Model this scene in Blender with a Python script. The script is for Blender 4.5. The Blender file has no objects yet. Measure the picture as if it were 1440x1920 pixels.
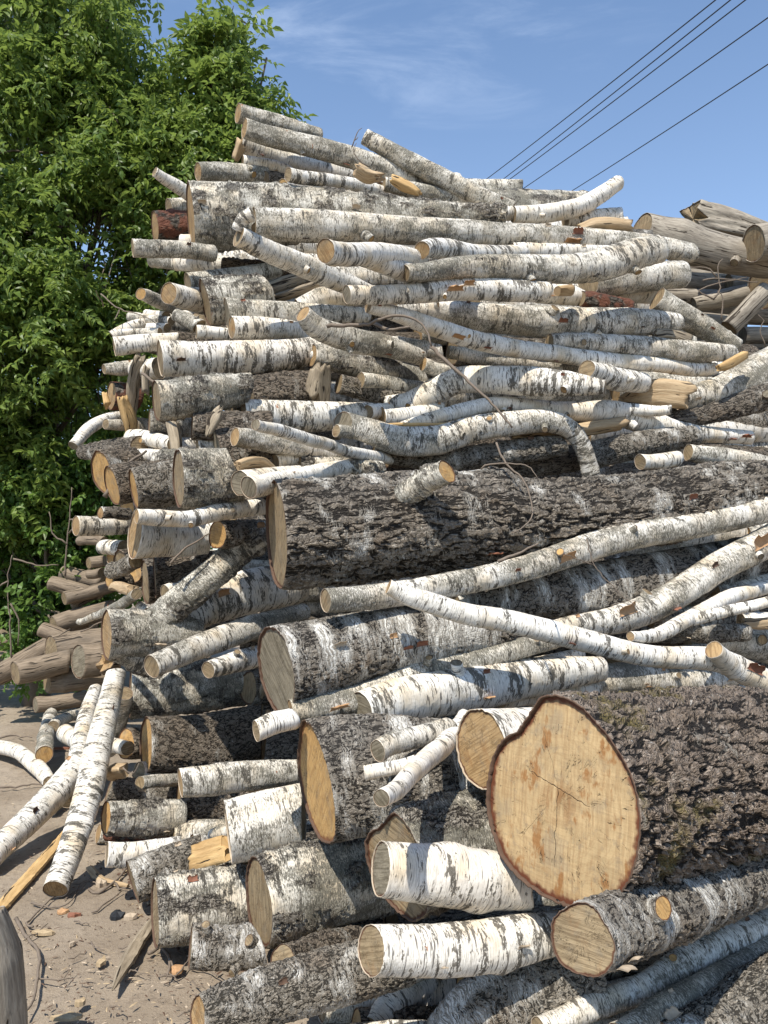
import bpy, math, random
import numpy as np
from mathutils import Vector
random.seed(7); np.random.seed(7)
RS = np.random.RandomState(11)
S = bpy.context.scene
COL = S.collection
R = math.radians
# ------------------------------------------------------------------ camera, sky, sun, exposure
F = 1478.0; PITCH = R(3.5); CAMZ = 1.6
cam = bpy.data.cameras.new("camera"); camo = bpy.data.objects.new("camera", cam); COL.objects.link(camo)
camo.location = (0, 0, CAMZ); camo.rotation_euler = (R(90) + PITCH, 0, 0)
cam.sensor_fit = 'VERTICAL'; cam.sensor_height = 24; cam.lens = F / 1920 * 24
cam.clip_start = 0.05; cam.clip_end = 2000
S.camera = camo
SUN_EL, SUN_AZ = R(56), R(-28)          # azimuth measured from straight behind the camera, negative = to the left
sun_dir = Vector((math.sin(SUN_AZ) * math.cos(SUN_EL), -math.cos(SUN_AZ) * math.cos(SUN_EL), math.sin(SUN_EL)))
sl = bpy.data.lights.new("sun", 'SUN'); sl.energy = 5.0; sl.angle = R(0.53); sl.color = (1, 0.94, 0.835)
so = bpy.data.objects.new("sun", sl); COL.objects.link(so)
so.rotation_euler = sun_dir.to_track_quat('Z', 'Y').to_euler()
S.view_settings.view_transform = 'Standard'; S.view_settings.look = 'None'
S.view_settings.gamma = 1; S.view_settings.exposure = 0.47; S.view_settings.use_curve_mapping = False
S.render.engine = 'CYCLES'
S.cycles.max_bounces = 6; S.cycles.transparent_max_bounces = 4; S.cycles.caustics_reflective = False; S.cycles.caustics_refractive = False

class NT:
    """short helper for writing node graphs"""
    def __init__(s, tree): s.t = tree; s.L = tree.links
    def n(s, typ, **kw):
        nd = s.t.nodes.new(typ)
        for k, v in kw.items(): setattr(nd, k, v)
        return nd
    def put(s, sock, v):
        if hasattr(v, 'links') or isinstance(v, bpy.types.NodeSocket): s.L.new(v, sock)
        elif isinstance(v, (tuple, list)) and len(v) == 3 and sock.type == 'RGBA': sock.default_value = (*v, 1)
        else: sock.default_value = v
    def math(s, op, a, b=0.0, c=None, clamp=False):
        nd = s.n('ShaderNodeMath', operation=op, use_clamp=clamp)
        s.put(nd.inputs[0], a); s.put(nd.inputs[1], b)
        if c is not None: s.put(nd.inputs[2], c)
        return nd.outputs[0]
    def vmath(s, op, a, b=(0, 0, 0)):
        nd = s.n('ShaderNodeVectorMath', operation=op)
        s.put(nd.inputs[0], a); s.put(nd.inputs[1], b)
        return nd.outputs[0]
    def noise(s, v, scale=1.0, detail=2.0, rough=0.5, dist=0.0, col=False):
        nd = s.n('ShaderNodeTexNoise'); s.put(nd.inputs['Vector'], v)
        nd.inputs['Scale'].default_value = scale; nd.inputs['Detail'].default_value = detail
        nd.inputs['Roughness'].default_value = rough; nd.inputs['Distortion'].default_value = dist
        return nd.outputs['Color' if col else 'Fac']
    def vor(s, v, scale=1.0, feature='DISTANCE_TO_EDGE', rand=1.0):
        nd = s.n('ShaderNodeTexVoronoi', feature=feature); s.put(nd.inputs['Vector'], v)
        nd.inputs['Scale'].default_value = scale; nd.inputs['Randomness'].default_value = rand
        return nd.outputs['Distance']
    def ss(s, x, a, b, lo=0.0, hi=1.0):
        nd = s.n('ShaderNodeMapRange', interpolation_type='SMOOTHSTEP')
        s.put(nd.inputs[0], x); nd.inputs[1].default_value = a; nd.inputs[2].default_value = b
        nd.inputs[3].default_value = lo; nd.inputs[4].default_value = hi
        return nd.outputs[0]
    def mix(s, f, a, b, blend='MIX'):
        nd = s.n('ShaderNodeMix', data_type='RGBA', blend_type=blend)
        s.put(nd.inputs[0], f); s.put(nd.inputs[6], a); s.put(nd.inputs[7], b)
        return nd.outputs[2]
    def attr(s, name):
        nd = s.n('ShaderNodeAttribute'); nd.attribute_name = name
        return nd
def new_mat(name):
    m = bpy.data.materials.new(name); m.use_nodes = True
    t = m.node_tree
    for nd in list(t.nodes): t.nodes.remove(nd)
    N = NT(t); out = N.n('ShaderNodeOutputMaterial'); b = N.n('ShaderNodeBsdfPrincipled')
    N.L.new(b.outputs[0], out.inputs[0]); N.out = out; N.b = b
    b.inputs['Roughness'].default_value = 0.8
    b.inputs['Specular IOR Level'].default_value = 0.25
    return m, N
def bump(N, h, strength=0.5, dist=0.01):
    nd = N.n('ShaderNodeBump'); N.put(nd.inputs['Height'], h)
    nd.inputs['Strength'].default_value = strength; nd.inputs['Distance'].default_value = dist
    N.L.new(nd.outputs[0], N.b.inputs['Normal'])

# sky: Nishita light, thin high cloud wisps mixed in by direction
W = bpy.data.worlds.new("World"); S.world = W; W.use_nodes = True
t = W.node_tree
for nd in list(t.nodes): t.nodes.remove(nd)
N = NT(t)
out = N.n('ShaderNodeOutputWorld'); bg = N.n('ShaderNodeBackground'); N.L.new(bg.outputs[0], out.inputs[0])
sky = N.n('ShaderNodeTexSky'); sky.sky_type = 'NISHITA'; sky.sun_disc = False
sky.sun_elevation = SUN_EL; sky.sun_rotation = math.pi + -SUN_AZ
sky.air_density = 1.0; sky.dust_density = 0.25; sky.ozone_density = 3.2; sky.altitude = 300
tc = N.n('ShaderNodeTexCoord')
sep = N.n('ShaderNodeSeparateXYZ'); N.L.new(tc.outputs['Generated'], sep.inputs[0])
zz = N.math('MAXIMUM', sep.outputs[2], 0.04)
cx = N.math('DIVIDE', sep.outputs[0], zz); cy = N.math('DIVIDE', sep.outputs[1], zz)
cmb = N.n('ShaderNodeCombineXYZ'); N.put(cmb.inputs[0], cx); N.put(cmb.inputs[1], cy)
v = cmb.outputs[0]
c1 = N.noise(N.vmath('MULTIPLY', v, (1.1, 2.2, 1)), 2.2, 8, 0.62, 0.5)
c2 = N.noise(N.vmath('ADD', v, (7, 3, 0)), 0.5, 2, 0.5)
cl = N.math('MULTIPLY', N.ss(c1, 0.47, 0.78), N.ss(c2, 0.36, 0.60))
hz = N.ss(sep.outputs[2], 0.0, 0.8, 0.26, 0.02)
fac = N.math('ADD', N.math('MULTIPLY', cl, 0.30), hz, clamp=True)
tint = N.mix(1.0, sky.outputs[0], (1.07, 1.17, 1.20), 'MULTIPLY')
colr = N.mix(fac, tint, (5.2, 6.1, 7.6))
N.L.new(colr, bg.inputs[0]); bg.inputs[1].default_value = 0.122

# ------------------------------------------------------------------ projection helpers
CP, SP = math.cos(PITCH), math.sin(PITCH)
def wpt(x, y, Z):
    """point of the place seen at photo position x, y at distance Z in front of the camera plane"""
    x = np.asarray(x, float); y = np.asarray(y, float); Z = np.asarray(Z, float)
    u = (x - 720) / F; v = (960 - y) / F
    return np.stack([Z * u, Z * (CP - v * SP), CAMZ + Z * (SP + v * CP)], -1)
def ground_Z(y):
    v = (960 - np.asarray(y, float)) / F
    d = SP + v * CP
    return np.where(d < -0.012, CAMZ / np.maximum(-d, 0.012), 200.0)

# ------------------------------------------------------------------ materials
def bark_mat(name, white=(.74, .72, .67), cream=(.60, .50, .36), band=.60, spot=.61, lich=.60, rough=.70, dispk=1.0, tex=1.0, stk=.68):
    """birch bark. attribute bk = (r cos, r sin, length) in metres with a random offset for each log"""
    m, N = new_mat(name)
    P = N.attr('bk').outputs['Vector']
    wob = N.vmath('MULTIPLY', N.vmath('SUBTRACT', N.noise(P, 9, 2, col=True), (.5, .5, .5)), (.02, .02, .012))
    Q = N.vmath('ADD', P, wob)
    sc = lambda a, b, o=0: N.vmath('ADD', N.vmath('MULTIPLY', Q, (a, a, b)), (o, o * .7, o * 1.3))
    lowv = N.noise(P, 1.3, 1)                                          # slow change from log to log
    mid = N.noise(P, 6, 3, .6)
    fine = N.noise(sc(26 * tex, 330 * tex), 1, 3, .65)
    dash = N.noise(sc(15 * tex, 150 * tex, 4), 1, 2, .5)
    grain = N.noise(sc(90, 260, 3), 1, 3, .7)
    speck = N.noise(sc(75, 250, 9), 1, 4, .8)
    bm = N.noise(sc(7.5, 30, 2), 1, 3, .6)
    bm2 = N.noise(sc(46, 130, 5), 1, 4, .75)
    lowoff = N.math('MULTIPLY', N.math('SUBTRACT', lowv, .5), .30)
    bmm = N.math('ADD', bm, N.math('MULTIPLY', N.math('SUBTRACT', bm2, .5), .75))
    bandm = N.ss(N.math('ADD', bmm, lowoff), band, band + .05)
    lm = N.noise(sc(13, 7, 11), 1, 5, .6)
    lmm = N.math('ADD', N.math('MULTIPLY', lm, .55), N.math('MULTIPLY', N.math('ADD', N.math('MULTIPLY', N.math('SUBTRACT', speck, .5), 1.7), .5), .45))
    lmm = N.math('SUBTRACT', lmm, N.math('MULTIPLY', N.math('SUBTRACT', lowv, .5), .30))
    lichm = N.ss(lmm, lich - .06, lich + .03)
    lichs = N.ss(lmm, lich - .16, lich - .02)
    rm = N.noise(sc(9, 6, 17), 1, 4, .6)
    roughm = N.ss(N.math('ADD', N.math('MULTIPLY', rm, .75), N.math('MULTIPLY', bm2, .25)), rough, rough + .05)
    cn = N.noise(sc(46, 16, 3), 1, 4, .6, .6)
    crack = N.math('MULTIPLY', N.ss(N.math('ABSOLUTE', N.math('SUBTRACT', cn, .5)), .0, .05), N.ss(N.math('ABSOLUTE', N.math('SUBTRACT', N.noise(sc(36, 60, 13), 1, 3, .6), .5)), .0, .035))
    base = N.mix(N.ss(N.noise(sc(7, 8, 21), 1, 4), .40, .75), white, cream)
    base = N.mix(N.math('MULTIPLY', N.ss(N.math('ADD', fine, N.math('MULTIPLY', N.math('SUBTRACT', mid, .5), .25)), .48, .64), stk), base, (.235, .20, .16))
    base = N.mix(N.math('MULTIPLY', N.ss(grain, .52, .75), .5 * stk), base, (.36, .32, .265))
    base = N.mix(N.math('MULTIPLY', N.ss(dash, spot, spot + .04), .85), base, (.085, .075, .065))
    base = N.mix(N.math('MULTIPLY', lichs, .38), base, (.34, .32, .26))
    base = N.mix(N.math('MULTIPLY', lichm, .90), base, N.mix(N.ss(grain, .38, .62), (.060, .056, .042), (.20, .185, .145)))
    dk = N.mix(N.ss(bm2, .35, .7), (.028, .025, .021), (.14, .125, .10))
    base = N.mix(N.math('MULTIPLY', bandm, .93), base, dk)
    rb = N.mix(crack, (.025, .021, .018), N.mix(N.ss(grain, .35, .7), (.15, .13, .105), (.34, .31, .265)))
    base = N.mix(roughm, base, rb)
    org = N.ss(N.noise(sc(13, 20, 31), 1, 4, .6), .735, .76)
    base = N.mix(N.math('MULTIPLY', org, .9), base, (.30, .12, .05))
    N.L.new(base, N.b.inputs['Base Color']); N.b.inputs['Roughness'].default_value = .72
    h = N.math('ADD', N.math('MULTIPLY', bandm, N.math('MULTIPLY', bm2, .5)), N.math('MULTIPLY', fine, -.10))
    h = N.math('ADD', h, N.math('MULTIPLY', roughm, N.math('MULTIPLY', crack, 1.0)))
    h = N.math('ADD', h, N.math('MULTIPLY', lichm, N.math('MULTIPLY', speck, .35)))
    h = N.math('ADD', h, N.math('MULTIPLY', N.noise(sc(24, 18, 40), 1, 3), .9))
    d = N.n('ShaderNodeDisplacement'); N.put(d.inputs['Height'], h)
    d.inputs['Midlevel'].default_value = .5; N.put(d.inputs['Scale'], N.math('MULTIPLY', N.attr('ed').outputs['Fac'], .0055 * dispk))
    N.L.new(d.outputs[0], N.out.inputs['Displacement']); m.displacement_method = 'BOTH'
    return m

def dark_bark_mat(name, c0=(.014, .012, .010), c1=(.095, .082, .068), c2=(.26, .235, .205), wht=.60, moss=.80, depth=.022, plate=1.0, red=0.0, stretch=.30, wsc=(5.5, 6.5)):
    m, N = new_mat(name)
    P = N.attr('bk').outputs['Vector']
    w1 = N.vmath('MULTIPLY', N.vmath('SUBTRACT', N.noise(P, 16, 4, col=True), (.5, .5, .5)), (.035, .035, .06))
    Q = N.vmath('ADD', P, w1)
    sc = lambda a, b, o=0: N.vmath('ADD', N.vmath('MULTIPLY', Q, (a, a, b)), (o, o * .7, o * 1.3))
    fiss = lambda a, b, o, w, d=3: N.ss(N.math('ABSOLUTE', N.math('SUBTRACT', N.noise(sc(a / plate, b / plate, o), 1, d, .55, .3), .5)), .0, w)
    n1 = N.noise(sc(60, 50, 3), 1, 5, .65)
    n2 = N.noise(sc(230, 260, 6), 1, 3, .7)
    h1 = fiss(30, 30 * stretch, 0, .075); h2 = fiss(44, 40, 5, .045, 4); h3 = fiss(95, 70, 9, .06, 3)
    v1 = N.vor(sc(42 / plate, 42 * stretch * 1.2 / plate, 4), 1); h4 = N.ss(v1, .0, .16)
    H = N.math('MULTIPLY', h1, N.math('ADD', .40, N.math('MULTIPLY', h2, .60)))
    H = N.math('MULTIPLY', H, N.math('ADD', .60, N.math('MULTIPLY', N.math('MULTIPLY', h3, h4), .40)))
    H = N.math('MULTIPLY', H, N.math('ADD', .45, N.math('MULTIPLY', n1, 1.1)))
    wm = N.noise(N.vmath('MULTIPLY', P, (wsc[0], wsc[0], wsc[1])), 1, 4, .6)
    st = N.noise(sc(16, 190, 8), 1, 3, .65)
    wmm = N.math('ADD', wm, N.math('MULTIPLY', N.math('SUBTRACT', st, .5), .85))
    white = N.ss(wmm, wht, wht + .05)
    Hs = N.math('ADD', N.math('MULTIPLY', H, N.math('SUBTRACT', 1.0, N.math('MULTIPLY', white, .75))), N.math('MULTIPLY', white, .45))
    a = N.ss(N.math('ADD', H, N.math('MULTIPLY', N.math('SUBTRACT', n2, .5), .35)), .12, .62)
    b2 = N.ss(N.math('ADD', n1, N.math('MULTIPLY', N.math('SUBTRACT', n2, .5), .9)), .52, .78)
    col = N.mix(a, c0, c1)
    col = N.mix(N.math('MULTIPLY', b2, a), col, c2)
    warm = N.ss(N.noise(P, 7, 3), .5, .75)
    col = N.mix(N.math('MULTIPLY', warm, .5), col, N.mix(a, (.02, .014, .009), (.17, .125, .085)))
    whc = N.mix(N.ss(st, .42, .60), (.70, .68, .63), (.20, .18, .15))
    col = N.mix(N.math('MULTIPLY', white, .92), col, whc)
    flk = N.math('MULTIPLY', N.ss(N.noise(sc(45, 60, 13), 1, 3, .6), .68, .71), a)
    col = N.mix(N.math('MULTIPLY', flk, .7), col, (.50, .48, .44))
    ms = N.math('MULTIPLY', N.ss(N.noise(P, 5, 4, .6), moss - .1, moss), N.ss(n2, .35, .6))
    col = N.mix(ms, col, (.15, .12, .045))
    if red > 0:
        rr = N.ss(N.noise(P, 14, 3), .42, .55)
        col = N.mix(N.math('MULTIPLY', rr, red), col, N.mix(n1, (.07, .025, .02), (.24, .10, .06)))
    N.L.new(col, N.b.inputs['Base Color']); N.b.inputs['Roughness'].default_value = .85
    hh = N.math('ADD', Hs, N.math('MULTIPLY', n2, .12))
    d = N.n('ShaderNodeDisplacement'); N.put(d.inputs['Height'], hh)
    d.inputs['Midlevel'].default_value = .5; N.put(d.inputs['Scale'], N.math('MULTIPLY', N.attr('ed').outputs['Fac'], depth))
    N.L.new(d.outputs[0], N.out.inputs['Displacement']); m.displacement_method = 'BOTH'
    return m

def wood_mat(name, a=(.20, .17, .135), b=(.36, .32, .26), c=(.09, .075, .06), depth=.004):
    """bare weathered or freshly split wood, grain along the length"""
    m, N = new_mat(name)
    P = N.attr('bk').outputs['Vector']
    Q = N.vmath('ADD', P, N.vmath('MULTIPLY', N.vmath('SUBTRACT', N.noise(P, 5, 2, col=True), (.5, .5, .5)), (.04, .04, .1)))
    sc = lambda x, y, o=0: N.vmath('ADD', N.vmath('MULTIPLY', Q, (x, x, y)), (o, o * .7, o * 1.3))
    g = N.noise(sc(90, 6), 1, 4, .6); g2 = N.noise(sc(260, 14, 4), 1, 3, .6)
    big = N.noise(sc(9, 3, 8), 1, 3)
    ck = N.ss(N.noise(sc(55, 2.2, 12), 1, 2, .5), .34, .385)
    col = N.mix(N.ss(g, .3, .7), a, b)
    col = N.mix(N.math('MULTIPLY', N.ss(g2, .5, .75), .5), col, c)
    col = N.mix(N.math('MULTIPLY', N.ss(big, .5, .7), .45), col, c)
    col = N.mix(N.math('SUBTRACT', 1.0, ck), col, (.03, .022, .015))
    sp = N.ss(N.noise(sc(60, 60, 22), 1, 3, .6), .66, .70)
    col = N.mix(N.math('MULTIPLY', sp, .5), col, b)
    N.L.new(col, N.b.inputs['Base Color']); N.b.inputs['Roughness'].default_value = .75
    h = N.math('ADD', N.math('MULTIPLY', g, .6), N.math('ADD', N.math('MULTIPLY', ck, .6), N.math('MULTIPLY', big, .8)))
    d = N.n('ShaderNodeDisplacement'); N.put(d.inputs['Height'], h)
    d.inputs['Midlevel'].default_value = .9; N.put(d.inputs['Scale'], N.math('MULTIPLY', N.attr('ed').outputs['Fac'], depth))
    N.L.new(d.outputs[0], N.out.inputs['Displacement']); m.displacement_method = 'BOTH'
    return m

def cut_mat(name, base, dark, stain=.0, rim=(.085, .035, .018), saw=.5, rimw=.05, sy=9, sx=150, giant=False):
    """sawn end: attribute fc = (x, y, seed) in metres on the face, fr = share of the radius"""
    m, N = new_mat(name)
    P = N.attr('fc').outputs['Vector']; fr = N.attr('fr').outputs['Fac']
    sep = N.n('ShaderNodeSeparateXYZ'); N.put(sep.inputs[0], P)
    wob = N.noise(P, 18, 3)
    rr = N.math('ADD', fr, N.math('MULTIPLY', N.math('SUBTRACT', wob, .5), .10))
    ring = N.noise(N.math_vec(N.math('MULTIPLY', rr, 34.0), sep.outputs[2]), 1, 2, .6)
    sv = N.vmath('MULTIPLY', N.vmath('ADD', P, N.vmath('MULTIPLY', N.noise(P, 7, 2, col=True), (.022, .022, 0))), (sx, sy, 1))
    s1 = N.noise(sv, 1, 4, .65)
    s2 = N.noise(N.vmath('MULTIPLY', P, (45, 6, 1)), 1, 3, .6)
    # radial checks
    ang = N.math('ARCTAN2', sep.outputs[1], sep.outputs[0])
    crk = N.noise(N.math_vec(N.math('MULTIPLY', ang, 6.5), N.math('MULTIPLY', rr, 2.0), sep.outputs[2]), 1, 3, .7)
    ck = N.ss(N.math('ABSOLUTE', N.math('SUBTRACT', crk, .5)), .0, .012)
    ckm = N.math('MULTIPLY', N.math('SUBTRACT', 1.0, ck), N.ss(N.noise(P, 22, 3), .54 if giant else .46, .64 if giant else .58))
    big = N.noise(P, 11, 4, .6)
    col = N.mix(N.ss(big, .35, .7), base, tuple(x * .80 for x in base))
    col = N.mix(N.math('MULTIPLY', N.ss(s1, .42, .64), saw), col, dark)
    col = N.mix(N.math('MULTIPLY', N.ss(s2, .5, .75), saw * .6), col, dark)
    col = N.mix(N.math('MULTIPLY', N.ss(ring, .48, .64), .30), col, dark)
    gr = N.noise(P, 26, 5, .7)
    col = N.mix(N.math('MULTIPLY', N.ss(gr, .52, .68), .40), col, (.16, .135, .10))
    col = N.mix(N.math('MULTIPLY', N.ss(N.noise(P, 9, 3), .54, .66), .28), col, (.20, .175, .135))
    if stain > 0:
        sm = N.ss(N.noise(N.vmath('MULTIPLY', P, (9, 18, 1)), 1, 4, .6), .56, .66)
        col = N.mix(N.math('MULTIPLY', sm, stain), col, (.24, .105, .03))
        hm = N.math('MULTIPLY', N.ss(rr, .35, .0), N.ss(N.noise(N.vmath('MULTIPLY', P, (9, 34, 1)), 1, 3), .42, .60))
        col = N.mix(N.math('MULTIPLY', hm, stain), col, (.20, .09, .03))
    col = N.mix(N.math('MULTIPLY', ckm, .8), col, (.05, .03, .016))
    if giant:
        X, Y = sep.outputs[0], sep.outputs[1]
        wv = N.math('MULTIPLY', N.math('SUBTRACT', N.noise(P, 26, 3), .5), .022)
        def crackline(val, along, lo, hi, w):
            m1 = N.math('SUBTRACT', 1.0, N.ss(N.math('ABSOLUTE', N.math('ADD', val, wv)), 0.0, w))
            return N.math('MULTIPLY', m1, N.math('MULTIPLY', N.ss(along, lo, lo + .03), N.ss(along, hi, hi - .03)))
        k1 = crackline(N.math('ADD', N.math('SUBTRACT', X, .036), N.math('MULTIPLY', Y, .22)), Y, -.13, .12, .0020)
        k2 = crackline(N.math('ADD', Y, .004), X, -.19, .05, .0013)
        k3 = crackline(N.math('SUBTRACT', N.math('ADD', Y, N.math('MULTIPLY', X, .5)), .02), X, .04, .20, .0008)
        k4 = crackline(N.math('ADD', N.math('ADD', Y, N.math('MULTIPLY', X, -.9)), .02), X, -.14, -.02, .0008)
        kk = N.math('MAXIMUM', N.math('MAXIMUM', k1, k2), N.math('MAXIMUM', k3, k4))
        ckm = N.math('MAXIMUM', ckm, kk)
        col = N.mix(N.math('MULTIPLY', kk, .9), col, (.03, .015, .008))
    rw = N.math('ADD', fr, N.math('MULTIPLY', N.math('SUBTRACT', N.noise(P, 34, 3), .5), .14))
    col = N.mix(N.ss(rw, 1.0 - rimw * 1.6, 1.0 - rimw * .35), col, rim)
    N.L.new(col, N.b.inputs['Base Color']); N.b.inputs['Roughness'].default_value = .7
    hb = N.math('SUBTRACT', N.math('MULTIPLY', s1, .6), N.math('MULTIPLY', ckm, 1.6))
    hb = N.math('ADD', hb, N.math('MULTIPLY', s2, .6))
    bump(N, hb, .8, .005)
    return m
def _mv(self, a, b, c=0.0):
    nd = self.n('ShaderNodeCombineXYZ'); self.put(nd.inputs[0], a); self.put(nd.inputs[1], b); self.put(nd.inputs[2], c)
    return nd.outputs[0]
NT.math_vec = _mv

MAT = {
 'W': [bark_mat('white birch bark', white=(.76, .73, .67), lich=.69, band=.61, rough=.76, stk=.55), bark_mat('white birch bark creamy', white=(.75, .71, .64), lich=.66, band=.61, rough=.72, stk=.5)],
 'B': [bark_mat('banded birch bark', white=(.76, .73, .67), lich=.67, band=.555, rough=.72, stk=.5), bark_mat('banded birch bark pale', white=(.75, .715, .65), lich=.64, band=.565, rough=.72, stk=.6)],
 'L': [bark_mat('lichened birch bark', white=(.74, .70, .63), lich=.55, band=.60, rough=.64, dispk=1.3), bark_mat('lichened birch bark grey', white=(.72, .68, .60), lich=.53, band=.60, rough=.61, dispk=1.4)],
 'R': [bark_mat('rough birch bark', white=(.60, .57, .50), lich=.53, band=.60, rough=.51, dispk=2.4, tex=.8), dark_bark_mat('rough grey birch bark', c0=(.03, .026, .02), c1=(.24, .21, .17), c2=(.45, .41, .345), wht=.54, depth=.008, plate=.55, stretch=.6)],
 'D': [dark_bark_mat('dark fissured bark', c0=(.024, .020, .016), c1=(.185, .158, .128), c2=(.38, .34, .285), wht=.60, depth=.009, plate=.62), dark_bark_mat('brown fissured bark', c0=(.024, .019, .014), c1=(.19, .155, .12), c2=(.37, .325, .26), wht=.62, depth=.009, plate=.6, stretch=.45)],
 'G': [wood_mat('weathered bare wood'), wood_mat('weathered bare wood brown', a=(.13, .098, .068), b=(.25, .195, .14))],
 'big': dark_bark_mat('thick cracked bark', c0=(.012, .010, .009), c1=(.18, .142, .112), c2=(.38, .325, .27), wht=.665, moss=.67, depth=.024, plate=1.75, stretch=.36),
 'trunk': dark_bark_mat('great trunk bark', c0=(.018, .015, .012), c1=(.19, .163, .133), c2=(.38, .34, .285), wht=.565, depth=.021, plate=1.45, stretch=.22),
 'patch': dark_bark_mat('grey bark with white patches', c0=(.022, .019, .016), c1=(.20, .175, .145), c2=(.40, .36, .30), wht=.50, depth=.010, plate=.75, stretch=.5, wsc=(3.2, 11.)),
 'red': dark_bark_mat('reddish torn bark', wht=.72, depth=.008, red=.9, plate=.8),
 'fresh': wood_mat('fresh split wood', a=(.42, .27, .115), b=(.56, .38, .18), c=(.28, .16, .065), depth=.005),
 'tan': wood_mat('tan split wood', a=(.33, .23, .13), b=(.46, .35, .22), c=(.20, .13, .075), depth=.006),
 'old': wood_mat('grey split wood', a=(.21, .17, .12), b=(.35, .29, .21), c=(.10, .075, .05), depth=.006),
 'cut0': cut_mat('old grey cut', (.25, .215, .155), (.095, .078, .05), 0, saw=.85),
 'cut1': cut_mat('weathered tan cut', (.31, .235, .14), (.125, .088, .048), .15, saw=.8),
 'cut2': cut_mat('tan cut', (.40, .27, .135), (.19, .115, .05), .3, saw=.75),
 'cut3': cut_mat('fresh orange cut', (.53, .33, .13), (.31, .17, .06), .2, saw=.65, rim=(.20, .09, .04), rimw=.06),
 'cutbig': cut_mat('giant tan cut', (.46, .33, .175), (.29, .185, .09), .8, saw=.62, rimw=.055, sx=9, sy=110, rim=(.115, .038, .018), giant=True),
 'rim': None,
}
def plain(name, c, rough=.8):
    m, N = new_mat(name)
    g = N.noise(N.n('ShaderNodeTexCoord').outputs['Object'], 60, 4, .65)
    N.L.new(N.mix(g, tuple(x * .55 for x in c), tuple(min(1, x * 1.35) for x in c)), N.b.inputs['Base Color'])
    N.b.inputs['Roughness'].default_value = rough; bump(N, g, .4, .003)
    return m
MAT['rim'] = plain('bark edge', (.10, .06, .04))
MAT['rimw'] = plain('pale bark edge', (.42, .34, .25))
MAT['inner'] = plain('peeled inner bark', (.42, .25, .13), .7)
MAT['innerred'] = plain('red inner bark', (.21, .09, .055), .7)
MAT['twig'] = plain('twig bark', (.17, .135, .105))
MAT['wire'] = plain('cable', (.02, .022, .026), .5)
MAT['chip'] = plain('wood chip', (.38, .29, .18))

# ------------------------------------------------------------------ mesh helpers
def link(name, me, mat, parent=None):
    o = bpy.data.objects.new(name, me); COL.objects.link(o)
    if mat is not None and len(me.materials) == 0:
        for mm in (mat if isinstance(mat, (list, tuple)) else [mat]): me.materials.append(mm)
    if parent is not None: o.parent = parent
    return o
def tag(o, label=None, cat=None, group=None, kind=None):
    if label: o['label'] = label
    if cat: o['category'] = cat
    if group: o['group'] = group
    if kind: o['kind'] = kind
    return o
def empty(name, loc):
    o = bpy.data.objects.new(name, None); COL.objects.link(o); o.location = [float(v) for v in loc]
    o.empty_display_size = .05
    return o
def mesh_np(name, verts, quads=None, tris=None, smooth=True, attrs=None):
    me = bpy.data.meshes.new(name)
    verts = np.asarray(verts, np.float32)
    q = np.zeros((0, 4), np.int32) if quads is None or len(quads) == 0 else np.asarray(quads, np.int32)
    t3 = np.zeros((0, 3), np.int32) if tris is None or len(tris) == 0 else np.asarray(tris, np.int32)
    me.vertices.add(len(verts)); me.vertices.foreach_set('co', verts.ravel())
    nl = q.size + t3.size
    me.loops.add(nl); me.loops.foreach_set('vertex_index', np.concatenate([q.ravel(), t3.ravel()]).astype(np.int32))
    me.polygons.add(len(q) + len(t3))
    st = np.concatenate([np.arange(len(q)) * 4, q.size + np.arange(len(t3)) * 3]).astype(np.int32)
    me.polygons.foreach_set('loop_start', st)
    me.polygons.foreach_set('use_smooth', np.full(len(q) + len(t3), smooth))
    me.update(calc_edges=True)
    for k, a in (attrs or {}).items():
        a = np.asarray(a, np.float32)
        if a.ndim == 2:
            at = me.attributes.new(k, 'FLOAT_VECTOR', 'POINT'); at.data.foreach_set('vector', a.ravel())
        else:
            at = me.attributes.new(k, 'FLOAT', 'POINT'); at.data.foreach_set('value', a)
    return me
def catmull(P, n_per):
    """smooth interpolation of control rows P (k, d); n_per samples for each span"""
    P = np.asarray(P, float)
    if len(P) == 2:
        tt = np.linspace(0, 1, n_per[0] + 1)[:, None]; return P[0] * (1 - tt) + P[1] * tt
    E = np.vstack([2 * P[0] - P[1], P, 2 * P[-1] - P[-2]]); out = []
    for i in range(len(P) - 1):
        p0, p1, p2, p3 = E[i:i + 4]; n = n_per[i]
        tt = (np.arange(n) / n)[:, None]
        out.append(.5 * ((2 * p1) + (-p0 + p2) * tt + (2 * p0 - 5 * p1 + 4 * p2 - p3) * tt ** 2 + (-p0 + 3 * p1 - 3 * p2 + p3) * tt ** 3))
    out.append(P[-1:]); return np.vstack(out)
def frames(C):
    T = np.gradient(C, axis=0); T /= np.linalg.norm(T, axis=1)[:, None] + 1e-12
    U = np.zeros_like(T); u = np.array([0, 0, 1.0])
    if abs(T[0] @ u) > .9: u = np.array([1.0, 0, 0])
    for i in range(len(T)):
        u = u - (u @ T[i]) * T[i]; u /= np.linalg.norm(u); U[i] = u
    return T, U, np.cross(T, U)
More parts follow.
